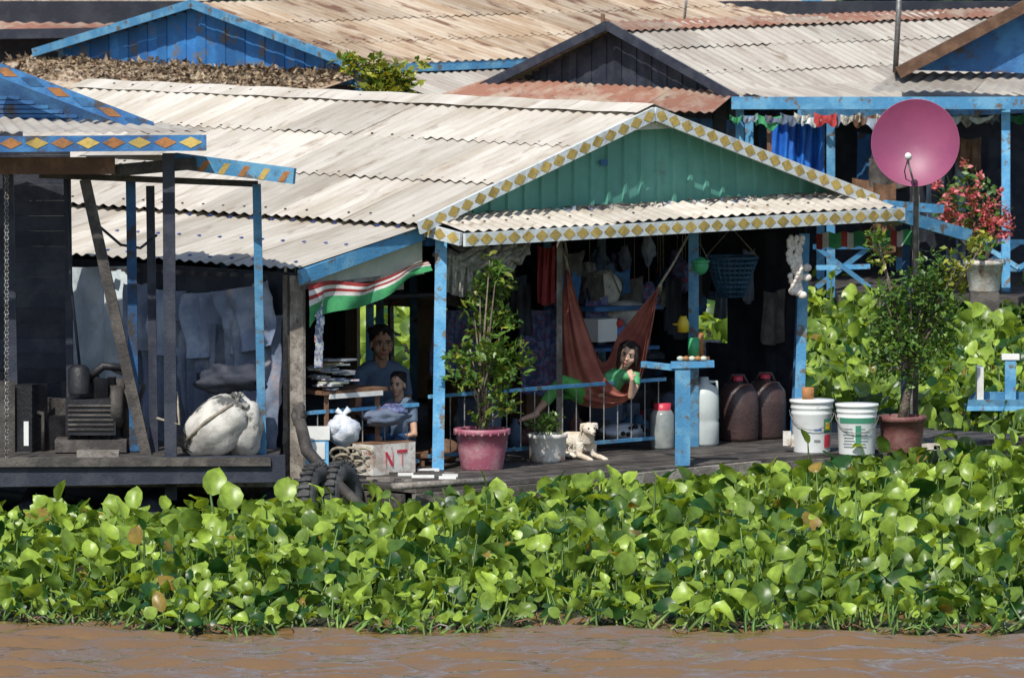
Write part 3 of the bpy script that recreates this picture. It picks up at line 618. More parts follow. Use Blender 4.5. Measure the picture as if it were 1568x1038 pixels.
for i,(px,py,r,n) in enumerate(bl):
    yy=y0+random.uniform(-.16,.16); p=ay(px,py,yy); B_.append((p,r/180,n))
    mid=top.lerp(p,.5)+V((random.uniform(-.04,.04),0,0)); mid.x=top.x*.5+mid.x*.5
    mb.tube([top+V((random.uniform(-.04,.04),random.uniform(-.04,.04),-.03)),mid,p],[.014,.010,.004],'bark',n=6)
mb.obj('branches',e)
leaves('leaves',blobs(B_,1.05),.10,M['leafd'],e,tmpl=(SV,SF),tlo=.2); leaves('young_leaves',blobs(B_,.3),.095,M['leafy'],e,tmpl=(SV,SF),thi=.6)
e=empty('bucket_planter'); mb=MB(); c=az(838,706,DK); mb.lathe(c,[(0,0),(.150,0),(.152,.02),(.166,.2),(.175,.205),(.177,.235),(.168,.24),(.16,.235),(.158,.2),(0,.2)],'dirtyw',n=32); mb.obj('bucket',e); mb=MB(); B_=[]
for px,py in((838,640),(828,650),(848,652),(852,640),(822,655),(838,655)):
    p=ay(px,py,c.y+random.uniform(-.05,.05)); B_.append((p,.07,26)); mb.tube([c+Z*.2,p],[.006,.003],'stem',n=5)
mb.obj('stems',e); leaves('leaves',blobs(B_,1),.06,M['leafd'],e)
e=empty('potted_bonsai_tree'); mb=MB(); c=az(1381,692,DK); pot(mb,c,.32,.16,.20,'brownpot'); mb.obj('pot',e); mb=MB(); y0=c.y
P_=lambda px,py,dy=0:ay(px,py,y0+dy)
mb.tube([c+Z*.28,P_(1386,620),P_(1392,590,.03),P_(1388,560,-.02),P_(1398,530)],[.045,.038,.036,.03,.024],'bark')
bl=[(1350,555,30,80),(1375,520,36,150),(1345,500,26,70),(1400,480,38,170),(1430,500,36,130),(1450,530,26,60),(1370,470,34,110),(1395,440,34,120),(1430,450,34,130),(1415,540,32,90),(1345,575,18,30),(1400,575,24,50),(1450,470,28,70),(1350,450,22,30),(1420,420,26,60),(1440,400,24,45),(1350,390,22,30),(1345,370,18,30),(1360,530,30,90)]
yl=[(1470,400,22,30),(1495,378,16,30),(1455,425,22,30),(1510,365,10,12),(1465,440,20,25),(1380,455,20,20),(1440,440,26,30),(1350,400,20,20),(1340,360,16,16)]
B_=[];C_=[]
for px,py,r,n in bl+yl:
    p=P_(px,py,random.uniform(-.18,.2)); (C_ if (px,py,r,n) in yl else B_).append((p,r/178,n))
    mid=P_(1395,540).lerp(p,.5)+V((0,0,-.03)); mb.tube([P_(1392,570),mid,p],[.020,.011,.004],'bark',n=6)
mb.obj('trunk',e); leaves('leaves',blobs(B_,1.7),.066,M['leafd'],e); leaves('young_leaves',blobs(C_,1.6),.07,M['leafy'],e)
def bucket(name,px,py,h,r,kind):
    e=empty(name); mb=MB(); c=az(px,py,DK)
    mb.lathe(c,[(0,0),(r*.86,0),(r*.87,.01),(r*.95,h*.72),(r*.99,h*.75),(r*.96,h*.77),(r*.97,h*.83),(r*1.02,h*.85),(r*.99,h*.87),(r,h*.94),(r*1.05,h*.95),(r*1.05,h),(0,h+.004)],'plastic',n=40)
    mb.obj('shell',e); mb=MB()
    def lab(a0,a1,z0,z1,m,o=.004):
        f0=lambda z:r*(.87+.08*z/(h*.72))+o
        mb.grid(lambda i,j:c+V((math.cos(a0+(a1-a0)*i),math.sin(a0+(a1-a0)*i),0))*f0(z0+(z1-z0)*j)+Z*(z0+(z1-z0)*j),12,1,m)
    R_=math.radians
    if kind==0:
        lab(R_(-55),R_(-20),.18,.30,'label');lab(R_(-52),R_(-24),.05,.16,'labelr');lab(R_(-50),R_(-30),.2,.27,'yel',.006);lab(R_(-85),R_(-66),.10,.12,'grey')
        lab(R_(-85),R_(-62),.2,.215,'labelb')
    else:
        lab(R_(-150),R_(-30),.28,.33,'label')
        for k in range(7): lab(R_(-140+random.uniform(0,8)),R_(-100+random.uniform(-8,2)),.07+k*.026,.078+k*.026,'grey'); lab(R_(-88),R_(-50+random.uniform(-18,4)),.07+k*.026,.078+k*.026,'grey')
        lab(R_(-96),R_(-80),.1,.26,'label',.006)
    mb.obj('label',e); mb=MB()
    mb.tube([c+V((math.cos(R_(a))*r*1.05,math.sin(R_(a))*r*1.05,h*.8-.16*math.sin(R_(-a)))) for a in range(0,-181,-15)],.004,'metal',n=5); mb.obj('handle',e)
bucket('paint_bucket',1243,692,.46,.185,0); bucket('paint_bucket',1312,695,.44,.18,1)
mb=MB(); c=az(1237,692,DK)+Z*.46; mb.lathe(c,[(0,0),(.05,0),(.055,.10),(.045,.105),(0,.10)],'orange'); mb.obj('tin_cup')
mb=MB(); c=av(1078,676,.0); c=V((c.x,c.y,DK)); mb.lathe(c,[(0,0),(.12,0),(.13,.02),(.132,.2),(.126,.22),(.132,.24),(.13,.44),(.10,.52),(.045,.55),(.04,.6),(.0,.6)],'can'); mb.tube([c+V((.04,0,.56)),c+V((.11,0,.56)),c+V((.115,0,.46))],.014,'can'); mb.obj('water_jug')
mb=MB(); c=av(1014,676,.0);c.z=DK; mb.lathe(c,[(0,0),(.10,0),(.105,.02),(.105,.30),(.08,.34),(0,.34)],'jar'); mb.lathe(c,[(.075,.33),(.077,.40),(0,.40)],'labelr'); mb.obj('plastic_jar')
mb=MB()
for px in(1130,1172):
    c=av(px,676,.15); c.z=DK; mb.lathe(c,[(0,0),(.17,0),(.18,.03),(.185,.3),(.175,.42),(.12,.50),(.04,.51),(.04,.55),(0,.55)],'darkcan'); mb.lathe(c,[(.045,.53),(.045,.57),(0,.57)],'labelr')
    mb.tube([c+V((-.09,0,.49)),c+V((-.05,0,.58)),c+V((.05,0,.58)),c+V((.09,0,.49))],.014,'darkcan')
mb.obj('dark_jerrycans')
# dish
e=empty('satellite_dish'); mb=MB(); c=ay(1403,222,2.6); nn=V((-.12,-1,.22)).normalized(); r_=nn.cross(Z).normalized(); u_=r_.cross(nn)
mb.lathe(c,[(.385*math.sin(t*.1*1.5708)*1.0,.11*(math.sin(t*.1*1.5708))**2) for t in range(0,11)]+[(.39,.112),(.39,.10),(.30,.05),(0,-.02)],'dish',n=56,ax=(r_,u_,nn)); mb.obj('reflector',e)
mb=MB(); lnb=ay(1391,240,2.25); bs=c-u_*.36+nn*.1; mb.tube([bs,bs+nn*.2-Z*.0,lnb-Z*.06,lnb],.010,'metal'); mb.tube([lnb+nn*-.02,lnb+nn*.05],[.032,.028],'white'); mb.ell(lnb,(.032,.03,.032),'white')
mb.tube([lnb,ay(1385,262,2.4),ay(1392,300,2.6)],.005,'black'); bt=c-nn*.06
mb.tube([bt,bt+Y*.1-Z*.1,V((bt.x,bt.y+.1,DK))],[.03,.026,.026],'metal'); mb.obj('mount_and_feed',e)
mb=MB()
for px,n,y1 in((1210,10,405),(1219,13,452),(1226,15,455),(1213,12,452)):
    for k in range(n):
        t=k/n; p=ay(px+random.uniform(-3,3),365+(y1-365)*t,2.85); mb.ell(p,(.026,.018,.03),'shell',n=8,k=6)
    mb.tube([ay(px,358,2.85),ay(px,y1,2.85)],.003,'rope',n=4)
for px,py in((1222,448),(1214,446),(1229,452),(1236,410),(1236,425)): mb.ell(ay(px,py,2.83),(.04,.025,.035),'shell',n=10)
mb.obj('hanging_shell_garland')
mb=MB()
for k in range(16):
    px=random.uniform(690,775); py=random.uniform(378,400); p=av(px,py,-.02)
    mb.tube([p+V((-.16,0,.03)),p+V((0,0,-.04-random.random()*.04)),p+V((.16,0,.04))],[.02,.045,.02],'net')
cloth(mb,av(682,385,-.05),av(730,392,-.05),.34,'net',4,.04); cloth(mb,av(730,375,-.05),av(812,372,-.05),.16,'net',3,.05,wav=.4)
for px in(760,775,795): mb.tube([av(px-30,385,-.05),av(px,400,-.05),av(px+15,372,-.05)],[.03,.04,.02],'net')
mb.obj('fishing_net_bundle')
mb=MB(); c=av(1120,455,.7)
for k in range(9):
    r=.11+.13*k/8; mb.lathe(c+Z*(k*.043),[(r,0),(r+.006,.012),(r,.024)],'basket',n=36)
for k in range(26):
    a=k*6.283/26; mb.tube([c+V((math.cos(a)*.11,math.sin(a)*.11,0)),c+V((math.cos(a)*.24,math.sin(a)*.24,.35))],.008,'basket',n=4)
mb.tube([c+V((-.24,0,.35)),c+V((0,0,.62)),c+V((.24,0,.35))],.006,'rope'); mb.lathe(c,[(0,0),(.11,0)],'basket'); mb.obj('hanging_basket')
mb=MB(); c=av(1072,402,-.05)
mb.ell(c-Z*.03,(.075,.075,.08),'grn',n=14); mb.lathe(c,[(.08,0),(.088,.01),(.08,.02)],'grn'); mb.tube([c-X*.08,c+Z*.17,c+X*.08],.004,'rope'); mb.obj('green_strainer')
mb=MB(); c=av(1046,498,-.05); mb.lathe(c-Z*.06,[(0,0),(.05,0),(.055,.08),(.035,.12),(.03,.14),(0,.14)],'yel',n=16); mb.tube([c,c+V((-.09,0,.01))],[.015,.008],'yel'); mb.obj('yellow_watering_jug')
mb=MB(); c=av(1062,545,-.1); mb.lathe(c,[(0,0),(.05,0),(.05,.16),(0,.16)],'grn',n=16); mb.lathe(c+V((.06,.05,0)),[(0,0),(.03,0),(.03,.2),(0,.2)],'orange',n=12); mb.box(c+V((0,0,-.02)),(.28,.16,.02),'brownwood');mb.obj('toothbrush_cups')
mb=MB()
for k in range(5): mb.ell(az(1045,712,DK)+V((-.02+.05*k,0,.915)),(.03,.03,.022),'orange' if k%2 else 'cream',n=10)
mb.obj('bowls_and_food')
mb=MB(); s0=av(880,472,.9); s1=av(985,468,.9)
mb.beam(s0,s1,.5,.04,'bluedk'); mb.ell(av(922,442,.9),(.21,.13,.16),'sack',(UD,VD,Z),jit=.02); mb.ell(av(960,480,.8),(.24,.14,.12),'sack',(UD,VD,Z),jit=.02); mb.tube([av(905,425,.75),av(935,415,.75),av(950,450,.75)],.008,'rope')
mb.box(av(918,505,.7),(.24,.2,.20),'white',(UD,VD,Z)); mb.ell(av(948,495,.6),(.04,.03,.04),'red'); mb.box(av(940,505,.72),(.15,.12,.08),'labelb',(UD,VD,Z))
mb.beam(av(885,535,.8),av(985,530,.8),.4,.03,'bluedk'); mb.obj('shelf_with_bundles')
mb=MB(); cloth(mb,av(795,470,1.2),av(855,470,1.2),.75,'blanket',2,.03,-VD); cloth(mb,av(660,470,1.5),av(735,470,1.5),.6,'blanket',3,.03,-VD,tone=0); mb.obj('hanging_blankets')
mb=MB(); cloth(mb,av(823,375,.4),av(850,375,.4),.5,'red',2,.03,tone=.1); mb.obj('red_garment')
mb=MB()
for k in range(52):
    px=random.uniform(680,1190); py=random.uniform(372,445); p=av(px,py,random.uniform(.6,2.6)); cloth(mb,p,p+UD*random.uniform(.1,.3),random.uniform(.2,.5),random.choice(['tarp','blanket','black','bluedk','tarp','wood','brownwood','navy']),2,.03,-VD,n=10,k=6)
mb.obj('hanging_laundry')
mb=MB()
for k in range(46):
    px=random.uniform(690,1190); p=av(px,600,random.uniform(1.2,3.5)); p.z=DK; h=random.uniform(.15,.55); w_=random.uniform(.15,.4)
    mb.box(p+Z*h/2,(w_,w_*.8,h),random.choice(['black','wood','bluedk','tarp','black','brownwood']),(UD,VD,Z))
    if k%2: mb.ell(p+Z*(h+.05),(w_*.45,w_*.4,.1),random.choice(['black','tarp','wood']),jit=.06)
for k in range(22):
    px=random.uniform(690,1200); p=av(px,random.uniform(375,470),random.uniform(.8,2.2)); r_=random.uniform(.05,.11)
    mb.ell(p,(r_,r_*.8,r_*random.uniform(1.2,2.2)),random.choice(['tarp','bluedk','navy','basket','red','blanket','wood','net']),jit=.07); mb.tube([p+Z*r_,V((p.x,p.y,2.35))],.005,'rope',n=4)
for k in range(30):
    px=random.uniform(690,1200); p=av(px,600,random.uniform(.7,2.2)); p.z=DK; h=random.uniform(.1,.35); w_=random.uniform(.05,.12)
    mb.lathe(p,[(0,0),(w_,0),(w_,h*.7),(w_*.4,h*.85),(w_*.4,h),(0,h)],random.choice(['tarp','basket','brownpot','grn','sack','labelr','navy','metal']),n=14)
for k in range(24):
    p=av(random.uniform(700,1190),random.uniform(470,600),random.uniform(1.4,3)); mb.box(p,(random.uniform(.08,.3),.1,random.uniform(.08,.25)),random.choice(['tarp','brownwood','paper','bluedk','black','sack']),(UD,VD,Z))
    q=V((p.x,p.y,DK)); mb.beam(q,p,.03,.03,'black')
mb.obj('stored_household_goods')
mb=MB()
c=av(955,660,.3); mb.ell(c,(.25,.14,.07),'bag',(UD,VD,Z),jit=.03)
for k in range(8): mb.ell(c+UD*random.uniform(-.2,.2)-VD*.12+Z*random.uniform(-.02,.05),(.025,.03,.02),'eyed',n=8,k=6)
mb.obj('spotted_pillow')
mb=MB(); mb.ell(az(680,708,DK)+Z*.1,(.13,.1,.10),'brownwood',jit=.05); mb.obj('coconut_husk')
mb=MB(); mb.box(av(560,432,.6),(.62,.3,.14),'white',(UD,VD,Z)); mb.box(av(566,440,.44),(.5,.02,.10),'hole',(UD,VD,Z)); mb.beam(av(505,455,.6),av(640,450,.6),.4,.03,'black'); mb.obj('television_set')
mb=MB()
for k in range(9): mb.box(av(489+random.uniform(-2,2),452+k*13,-.12),(.09,.006,.07),'paper',(UD,VD,Z))
mb.obj('calendar_strip')
mb=MB(); tp=av(520,597,.15)
mb.box(tp,(.75,.4,.03),'brownwood',(UD,VD,Z))
for a in(-.3,.3):
    for b_ in(-.15,.15): mb.beam(V((tp+UD*a+VD*b_).to_tuple()[:2]+(DK,)),tp+UD*a+VD*b_,.04,.04,'brownwood')
mb.obj('table')
mb=MB()
for k in range(20): mb.box(tp+UD*random.uniform(-.28,.02)+VD*random.uniform(-.15,.05)+Z*(.03+k*.013),(random.uniform(.12,.22),.15,.014),random.choice(['paper','white','cream','paper','brownwood','grey']),(Matrix.Rotation(random.uniform(-.5,.5),3,'Z')@UD,Matrix.Rotation(random.uniform(-.3,.3),3,'Z')@VD,(Z+UD*random.uniform(-.12,.12)).normalized()))
mb.box(tp+UD*.0-VD*.2-Z*.03,(.62,.02,.04),'white',(UD,VD,Z)); mb.obj('stack_of_papers')
mb=MB(); c=av(588,678,-.1); c.z=DK+.13; mb.box(c,(.50,.25,.26),'dirtyw',(UD,VD,Z))
p=c-VD*.128
for a,b_ in(((-.10,-.06),(-.10,.06)),((-.10,.06),(-.02,-.06)),((-.02,-.06),(-.02,.06)),((.03,.06),(.15,.06)),((.09,.06),(.09,-.06))): mb.beam(p+UD*a[0]+Z*a[1],p+UD*b_[0]+Z*b_[1],.004,.025,'labelr',up=Z)
mb.box(c+Z*.133,(.5,.25,.006),'brownwood',(UD,VD,Z)); mb.obj('cardboard_box')
mb=MB(); c=av(590,640,-.05); mb.ell(c+Z*.01,(.24,.13,.08),'tarp',(UD,VD,Z),jit=.06); mb.ell(c+UD*.08+Z*.05,(.12,.1,.07),'blanket',jit=.07); mb.obj('cloth_bundle')
mb=MB(); c=ay(486,672,-1.35); mb.box(V((c.x,c.y,.55)),(.19,.19,.40),'blue'); mb.box(V((c.x,c.y,.76)),(.21,.21,.1),'white'); mb.box(V((c.x-.01,c.y-.1,.62)),(.15,.01,.14),'white'); mb.obj('blue_white_box')
mb=MB(); c=ay(526,660,-1.2); mb.ell(c,(.13,.11,.13),'bag',jit=.04); mb.ell(c+V((-.06,-.03,.03)),(.08,.08,.09),'bag',jit=.05); mb.tube([c+V((0,0,.10)),c+V((.01,0,.15)),c+V((.05,0,.19))],[.05,.018,.03],'bag');mb.tube([c+V((0,0,.12)),c+V((-.02,0,.15)),c+V((-.06,0,.18))],[.03,.018,.025],'bag'); mb.obj('plastic_bag')
mb=MB()
for k in range(7):
    c=ay(520+k*6,695+(k%3)*10,-1.6); mb.tube([c+V((math.cos(a)*.08,0.02*a,math.sin(a)*.05)) for a in np.linspace(0,5.5,10)],.014,'rope',n=6)
mb.obj('coiled_ropes')
mb=MB()
for q in range(2):
    c=ay(487+q*38,768-q*4,-2.3+q*.25); ax0=V((.9,-.35,.1)).normalized(); ax=(ax0.orthogonal().normalized(),ax0.cross(ax0.orthogonal().normalized()),ax0); R0=.23
    mb.lathe(c,[(R0+.085*math.cos(t),.08*math.sin(t)) for t in np.linspace(0,6.283,14)],'rubber',n=40,ax=ax)
    for k in range(30):
        a=k*6.283/30; dd=ax[0]*math.cos(a)+ax[1]*math.sin(a); mb.box(c+dd*(R0+.085),(.03,.11,.02),'rubber',(dd.cross(ax0),ax0,dd))
mb.obj('fender_tyres')
mb=MB(); mb.tube([ay(458,640,-1.7),ay(470,690,-1.9),ay(515,740,-2.2),ay(560,782,-2.5)],[.05,.055,.05,.045],'wood'); mb.ell(ay(458,636,-1.7),(.06,.06,.09),'wood',jit=.1); mb.obj('mooring_log')
mb=MB()
mb.tube([ay(600,745,-2.3),ay(760,735,-1.7)],.03,'greywood')
for k in range(14): mb.box(az(random.uniform(560,700),random.uniform(718,738),DK+.01),(random.uniform(.05,.2),.08,.02),random.choice(['greywood','wood','white']))
mb.obj('deck_debris')
mb=MB(); 
for px,py,sx,sz in((1205,665,.07,.12),(1215,660,.05,.1),(1440,660,.12,.04),(1425,672,.16,.05)): mb.box(az(px,692,DK)+Z*sz,(sx,.1,sz),'dirtyw')
mb.obj('deck_boxes')
# ------------------------------------------------------------ LEFT NEIGHBOUR
lh=empty('floating_house'); mb=MB()
LZ=.60
p=lambda px,py,y:ay(px,py,y)
dl=lambda px,y:V((ay(px,600,y).x,y,LZ))
for k in range(14): y=-2.1+k*.21; mb.beam(V((-7.5,y,LZ-.02)),V((-1.95-(.3 if k>6 else 0)-max(0,k-6)*.21,y,LZ-.02)),.2,.035,'wood')
mb.beam(V((-7.5,-2.25,LZ-.16)),V((-1.88,-2.25,LZ-.06)),.08,.22,'black'); mb.beam(V((-7.5,-2.3,LZ-.02)),V((-2.0,-2.3,LZ+.0)),.06,.07,'wood')
for k in range(6): mb.tube([V((-7+k*1.0,-2.1,.1)),V((-7+k*1.0,.6,.1))],.16,'black')
mb.beam(V((-7.5,-1.6,.36)),V((-1.9,-1.6,.36)),.06,.06,'greywood')
mb.obj('deck',lh); mb=MB()
def pst(x0,y0,x1,y1,yy,w_,m,tone=None): mb.beam(p(x0,y0,yy),p(x1,y1,yy),w_,w_,m,tone=tone)
pst(402,712,393,282,-1.5,.07,'blue',0); pst(262,765,258,235,-1.9,.10,'black',1); pst(236,700,230,285,-1.2,.07,'black',1); pst(206,690,200,270,-1.3,.08,'bluedk',.2)
pst(228,715,130,275,-1.6,.09,'wood'); pst(108,640,103,270,-.9,.06,'black'); pst(22,745,12,245,-1.2,.09,'black')
mb.beam(p(-120,254,-1.9),p(176,254,-1.9),.07,.14,'brownwood'); mb.beam(p(170,262,-1.8),p(300,250,-1.8),.06,.10,'wood'); mb.beam(p(60,268,-1.5),p(395,282,-1.5),.06,.05,'wood')
mb.tube([p(103,270,-1.4),p(108,430,-1.4),p(122,560,-1.4)],.012,'black'); mb.tube([p(150,345,-1.4),p(185,375,-1.3),p(215,380,-1.3),p(240,360,-1.2)],.012,'black')
mb.tube([p(270,600,-1.9),p(275,650,-1.95),p(240,640,-1.9)],.012,'rope')
mb.obj('posts',lh); mb=MB()
mb.corr(p(-160,172,-.8),p(252,190,-.8),p(-160,205,-2.3),p(316,205,-2.3),'roofc',rows=1,pitch=.11)
mb.beam(p(-160,222,-2.35),p(316,219,-2.35),.04,.13,'bluedk',tone=1); diamonds(mb,p(-160,221,-2.375),p(312,218,-2.375),.10,-Y,.2,'orange','yellow')
mb.beam(p(-10,104,-1.2),p(232,197,-1.2),.05,.11,'bluedk',tone=1); diamonds(mb,p(-10,103,-1.23),p(228,195,-1.23),.08,-Y,.2,'orange','bluedk')
mb.add([p(-160,150,-.9),p(-10,112,-.9),p(225,200,-.9),p(-160,200,-.9)],[(0,1,2,3)],'bluedk',tone=0)
for k in range(8): mb.beam(p(-160,150+k*7,-.93),p(30+k*22,150+k*7,-.93),.02,.03,'bluedk')
a=p(268,246,-1.7);b_=p(451,270,-2.2); mb.beam(a,b_,.04,.13,'blue',tone=.2)
dd=(b_-a).normalized(); un=Y.cross(dd).normalized()*-1
for k in range(6):
    c=a.lerp(b_,(k+.5)/6)-Y*.024; mb.add([c-dd*.06-un*.06,c+dd*.0-un*.06,c+dd*.07+un*.06,c+dd*.01+un*.06],[(0,1,2,3)],'orange' if k%2 else 'yellow')
mb.corr(p(120,240,-.6),p(330,248,-.9),p(268,240,-1.7),p(451,262,-2.2),'roofc',rows=1)
mb.obj('roof_and_fascia',lh); mb=MB()
for k in range(20): mb.beam(V((-7.5,-.15,LZ+.03+k*.13)),V((p(108,400,-.15).x,-.15,LZ+.03+k*.13)),.03,.128,'black')
mb.box(V((-6,-.10,1.9)),(8*.46,.02,2.7),'black')
for k in range(22): mb.beam(V((-7.4+k*.15,1.3,LZ)),V((-7.4+k*.15,1.3,2.9)),.14,.03,'black')
mb.obj('walls',lh)
mb=MB(); c=dl(140,-1.3); K='shadedk'
mb.box(c+V((0,0,.30)),(.42,.32,.30),K,tone=1); mb.lathe(c+V((.22,-.02,.38)),[(0,-.05),(.17,-.05),(.18,-.03),(.18,.03),(.15,.05),(0,.05)],'wood',ax=(Y,Z,X)); mb.lathe(c+V((-.1,-.1,.5)),[(.09,0),(.09,.2),(.05,.24),(0,.24)],K); mb.tube([c+V((-.05,0,.6)),c+V((.1,0,.72)),c+V((.3,0,.7))],.035,K)
mb.box(c+V((0,0,.06)),(.6,.4,.1),'wood')
for k in range(6): mb.box(c+V((0,-.165,.2+k*.04)),(.38,.02,.015),'wood')
mb.obj('boat_engine')
mb=MB()
for k in range(46):
    q=dl(random.uniform(-30,215),random.uniform(-1.4,-.4)); h=random.uniform(.1,.65); w_=random.uniform(.08,.28); K=random.choice(['shadedk','shadedk','shadedk','black','wood'])
    r=random.random()
    if r<.4: mb.box(q+Z*h/2,(w_,.2,h),K,(Matrix.Rotation(random.uniform(0,1.5),3,'Z')@X,Matrix.Rotation(random.uniform(0,1.5),3,'Z')@Y,Z))
    elif r<.7: mb.lathe(q,[(0,0),(w_*.5,0),(w_*.5,h*.7),(w_*.3,h*.8),(w_*.3,h),(0,h)],K)
    else: mb.tube([q,q+V((random.uniform(-.2,.2),0,h)),q+V((random.uniform(-.4,.4),0,h*1.3))],.02,K)
mb.box(dl(150,-2.1)+Z*.05,(.35,.15,.05),'greywood'); mb.box(dl(40,-1.9)+Z*.2,(.04,.04,.2),'white'); mb.obj('machine_parts')
mb=MB(); c=dl(338,-1.7)
mb.ell(c+V((-.04,0,.25)),(.30,.2,.22),'sack',(V((.8,0,.6)),Y,V((-.6,0,.8))),jit=.035); mb.ell(c+V((.18,.1,.23)),(.17,.2,.26),'sack',jit=.035); kk=c+V((.14,-.03,.46))
for a in range(7): mb.tube([kk+V((math.cos(a)*.09,math.sin(a)*.09,-.05)),kk,kk+V((math.cos(a)*.05,math.sin(a)*.05,.06))],[.03,.016,.02],'sack',n=6)
mb.tube([c+V((-.30,-.12,.12)),c+V((-.12,-.2,.30)),c+V((.1,-.12,.44))],[.012,.014,.012],'rope')
mb.ell(c+V((-.2,.05,.12)),(.16,.16,.13),'wood',jit=.07); mb.ell(c+V((.08,.3,.62)),(.28,.15,.12),'black',jit=.09); mb.obj('grey_sack')
mb=MB()
for k in range(95):
    q=p(10,250+k*5.2,-1.9); t=k%2; mb.tube([q+V((math.cos(a)*.018*(1-t*.5),math.cos(a)*.018*t,math.sin(a)*.024)) for a in np.linspace(0,6.28,7)],.005,'metal',n=4)
mb.obj('hanging_chain')
# ------------------------------------------------------------ BACKGROUND HOUSES
def bhouse(cor,L_,W_,zr,roofm,gm):
    e=empty('floating_house'); z=cor.z; B=lambda u,v,zz:V((cor.x,cor.y,0))+UD*u+VD*v+Z*zz
    mb=MB(); mb.corr(B(-.2,W_/2,zr),B(L_,W_/2,zr),B(-.2,-.25,z-.05),B(L_,-.25,z-.05),roofm,rows=3,pitch=.14,dots=[(.33,'hole'),(.66,'hole')],ds=.022); mb.corr(B(-.2,W_/2,zr),B(L_,W_/2,zr),B(-.2,W_+.25,z-.05),B(L_,W_+.25,z-.05),roofm,rows=2,pitch=.14,per=4)
    mb.obj('roof',e); mb=MB()
    n=30
    for k in range(n):
        a=(k+.5)/n; zt=z+(zr-z)*(1-abs(a-.5)*2); mb.beam(B(-.01*(k%2),a*W_,z-.3),B(-.01*(k%2),a*W_,zt-.02),W_/n-.004,.02,gm,up=UD)
    mb.obj('gable',e); mb=MB()
    for a in(-.25,W_+.25): mb.beam(B(-.25,a,z-.06),B(-.25,W_/2,zr+.0),.03,.10,'blue' if gm!='black' else 'black')
    mb.beam(B(-.2,-.27,z-.10),B(L_,-.27,z-.10),.03,.10,'blue')
    for k in range(int(L_/1.3)+1): mb.beam(B(.05+k*1.3,0,.45),B(.05+k*1.3,0,z-.05),.09,.09,'blue')
    mb.beam(B(0,W_,.45),B(0,W_,z),.09,.09,'blue'); mb.beam(B(-.5,W_/2,.40),B(L_,W_/2,.40),W_+.8,.1,'wood')
    mb.obj('frame',e); mb=MB()
    for k in range(int(L_/.2)): mb.beam(B(.1+k*.2,1.2,.45),B(.1+k*.2,1.2,z),.19,.02,random.choice(['black','bluedk','black','bluedk']),up=VD)
    for k in range(int(W_/.2)): mb.beam(B(.05,.1+k*.2,.45),B(.05,.1+k*.2,z-.2),.19,.02,random.choice(['black','bluedk','black']),up=UD)
    mb.obj('walls',e)
    return e,B
eB,BB=bhouse(ay(545,92,30),9,5.1,ay(312,2,32).z-.02,'roofb','bluegb')
mb=MB()
mb.corr(BB(-.1,-.2,2.45),BB(-.1,5.6,2.50),BB(-1.5,-.4,2.2),BB(-1.5,6.0,2.25),'roofb',rows=1); 
mb.beam(BB(-1.52,-.4,2.13),BB(-1.52,6.1,2.18),.04,.1,'blue')
mb.corr(BB(-.0,-.3,2.45),BB(4.2,-.3,2.45),BB(-.0,-1.6,2.15),BB(4.2,-1.6,2.15),'roofc',rows=1); mb.beam(BB(0,-1.62,2.1),BB(4.2,-1.62,2.1),.04,.09,'blue'); mb.obj('skirt_roof',eB)
n=4200; us=rng.uniform(0,1,n)**1.4; vs=rng.uniform(-.2,5.7,n); hp=np.abs(np.sin(vs*3.1)+.5*np.sin(vs*7.3))*.045
pos=np.array([BB(-.12-1.1*u,v_,2.48-.20*u+h*random.random()) for u,v_,h in zip(us,vs,hp)])
leaves('leaf_litter',pos,.095,M['thatch'],eB,updir=0)
eC,BC=bhouse(ay(1128,142,23),8,3.5,ay(988,38,24.3).z,'roofc','black')
mb=MB(); mb.corr(BC(-.1,-.1,2.56),BC(-.1,3.7,2.6),BC(-.8,-.4,2.36),BC(-.8,4.0,2.36),'roofr',rows=1); mb.corr(BC(-.2,-.2,2.6),BC(9,-.2,2.6),BC(-.2,-1.1,2.42),BC(9,-1.1,2.42),'roofc',rows=1)
mb.beam(BC(-.2,-1.13,2.33),BC(9,-1.13,2.33),.05,.15,'blue'); 
zc=ay(988,38,24.3).z
mb.corr(BC(-.2,1.85,zc+.03),BC(8,1.85,zc+.03),BC(-.2,1.5,zc-.06),BC(8,1.5,zc-.06),'roofr',rows=1); mb.obj('skirt_roof',eC)
mb=MB()
P3=lambda px,py,y=21.5:ay(px,py,y)
for px in(1147,1178,1272,1540): mb.beam(P3(px,455),P3(px,178),.09 if px!=1178 else .05,.09,'blue' if px!=1178 else 'brownwood')
for a,b_,c_,d_ in((1250,378,1332,440),(1250,440,1332,378),(1245,378,1335,378),(1250,410,1332,408),(1500,370,1700,372),(1500,372,1560,410),(1560,372,1500,410),(1560,410,1640,372),(1500,412,1700,412)): mb.beam(P3(a,b_,20.8),P3(c_,d_,20.8+random.uniform(.01,.1)),.05,.05,'blue')
mb.obj('porch_posts',eC)
mb=MB(); mb.box(V((7.5,23,.42)),(8,5,.1),'wood'); mb.box(V((7.3,25.2,1.5)),(7.5,.1,2.2),'black')
for k in range(12): mb.beam(V((8.1,24.9,.6+k*.14)),V((9.5,24.9,.6+k*.14)),.02,.05,'greywood')
mb.obj('porch_deck',eC)
mb=MB(); cloth(mb,P3(1178,185,22.6),P3(1262,185,22.6),.72,'bluedrape',3,.08); cloth(mb,P3(1030,172,24),P3(1120,172,24),.55,'bluedrape',3,.08); mb.obj('blue_tarpaulin')
mb=MB()
for k in range(24):
    px=1122+k*18+random.uniform(-5,5); cloth(mb,P3(px,174+random.uniform(-2,4),21.3),P3(px+random.uniform(16,40),174+random.uniform(-2,4),21.3),random.uniform(.05,.12),random.choice(['net','net','sheet','tarp','gcloth','red','tarp','brownwood']),2,.03,n=12,k=5,wav=.3)
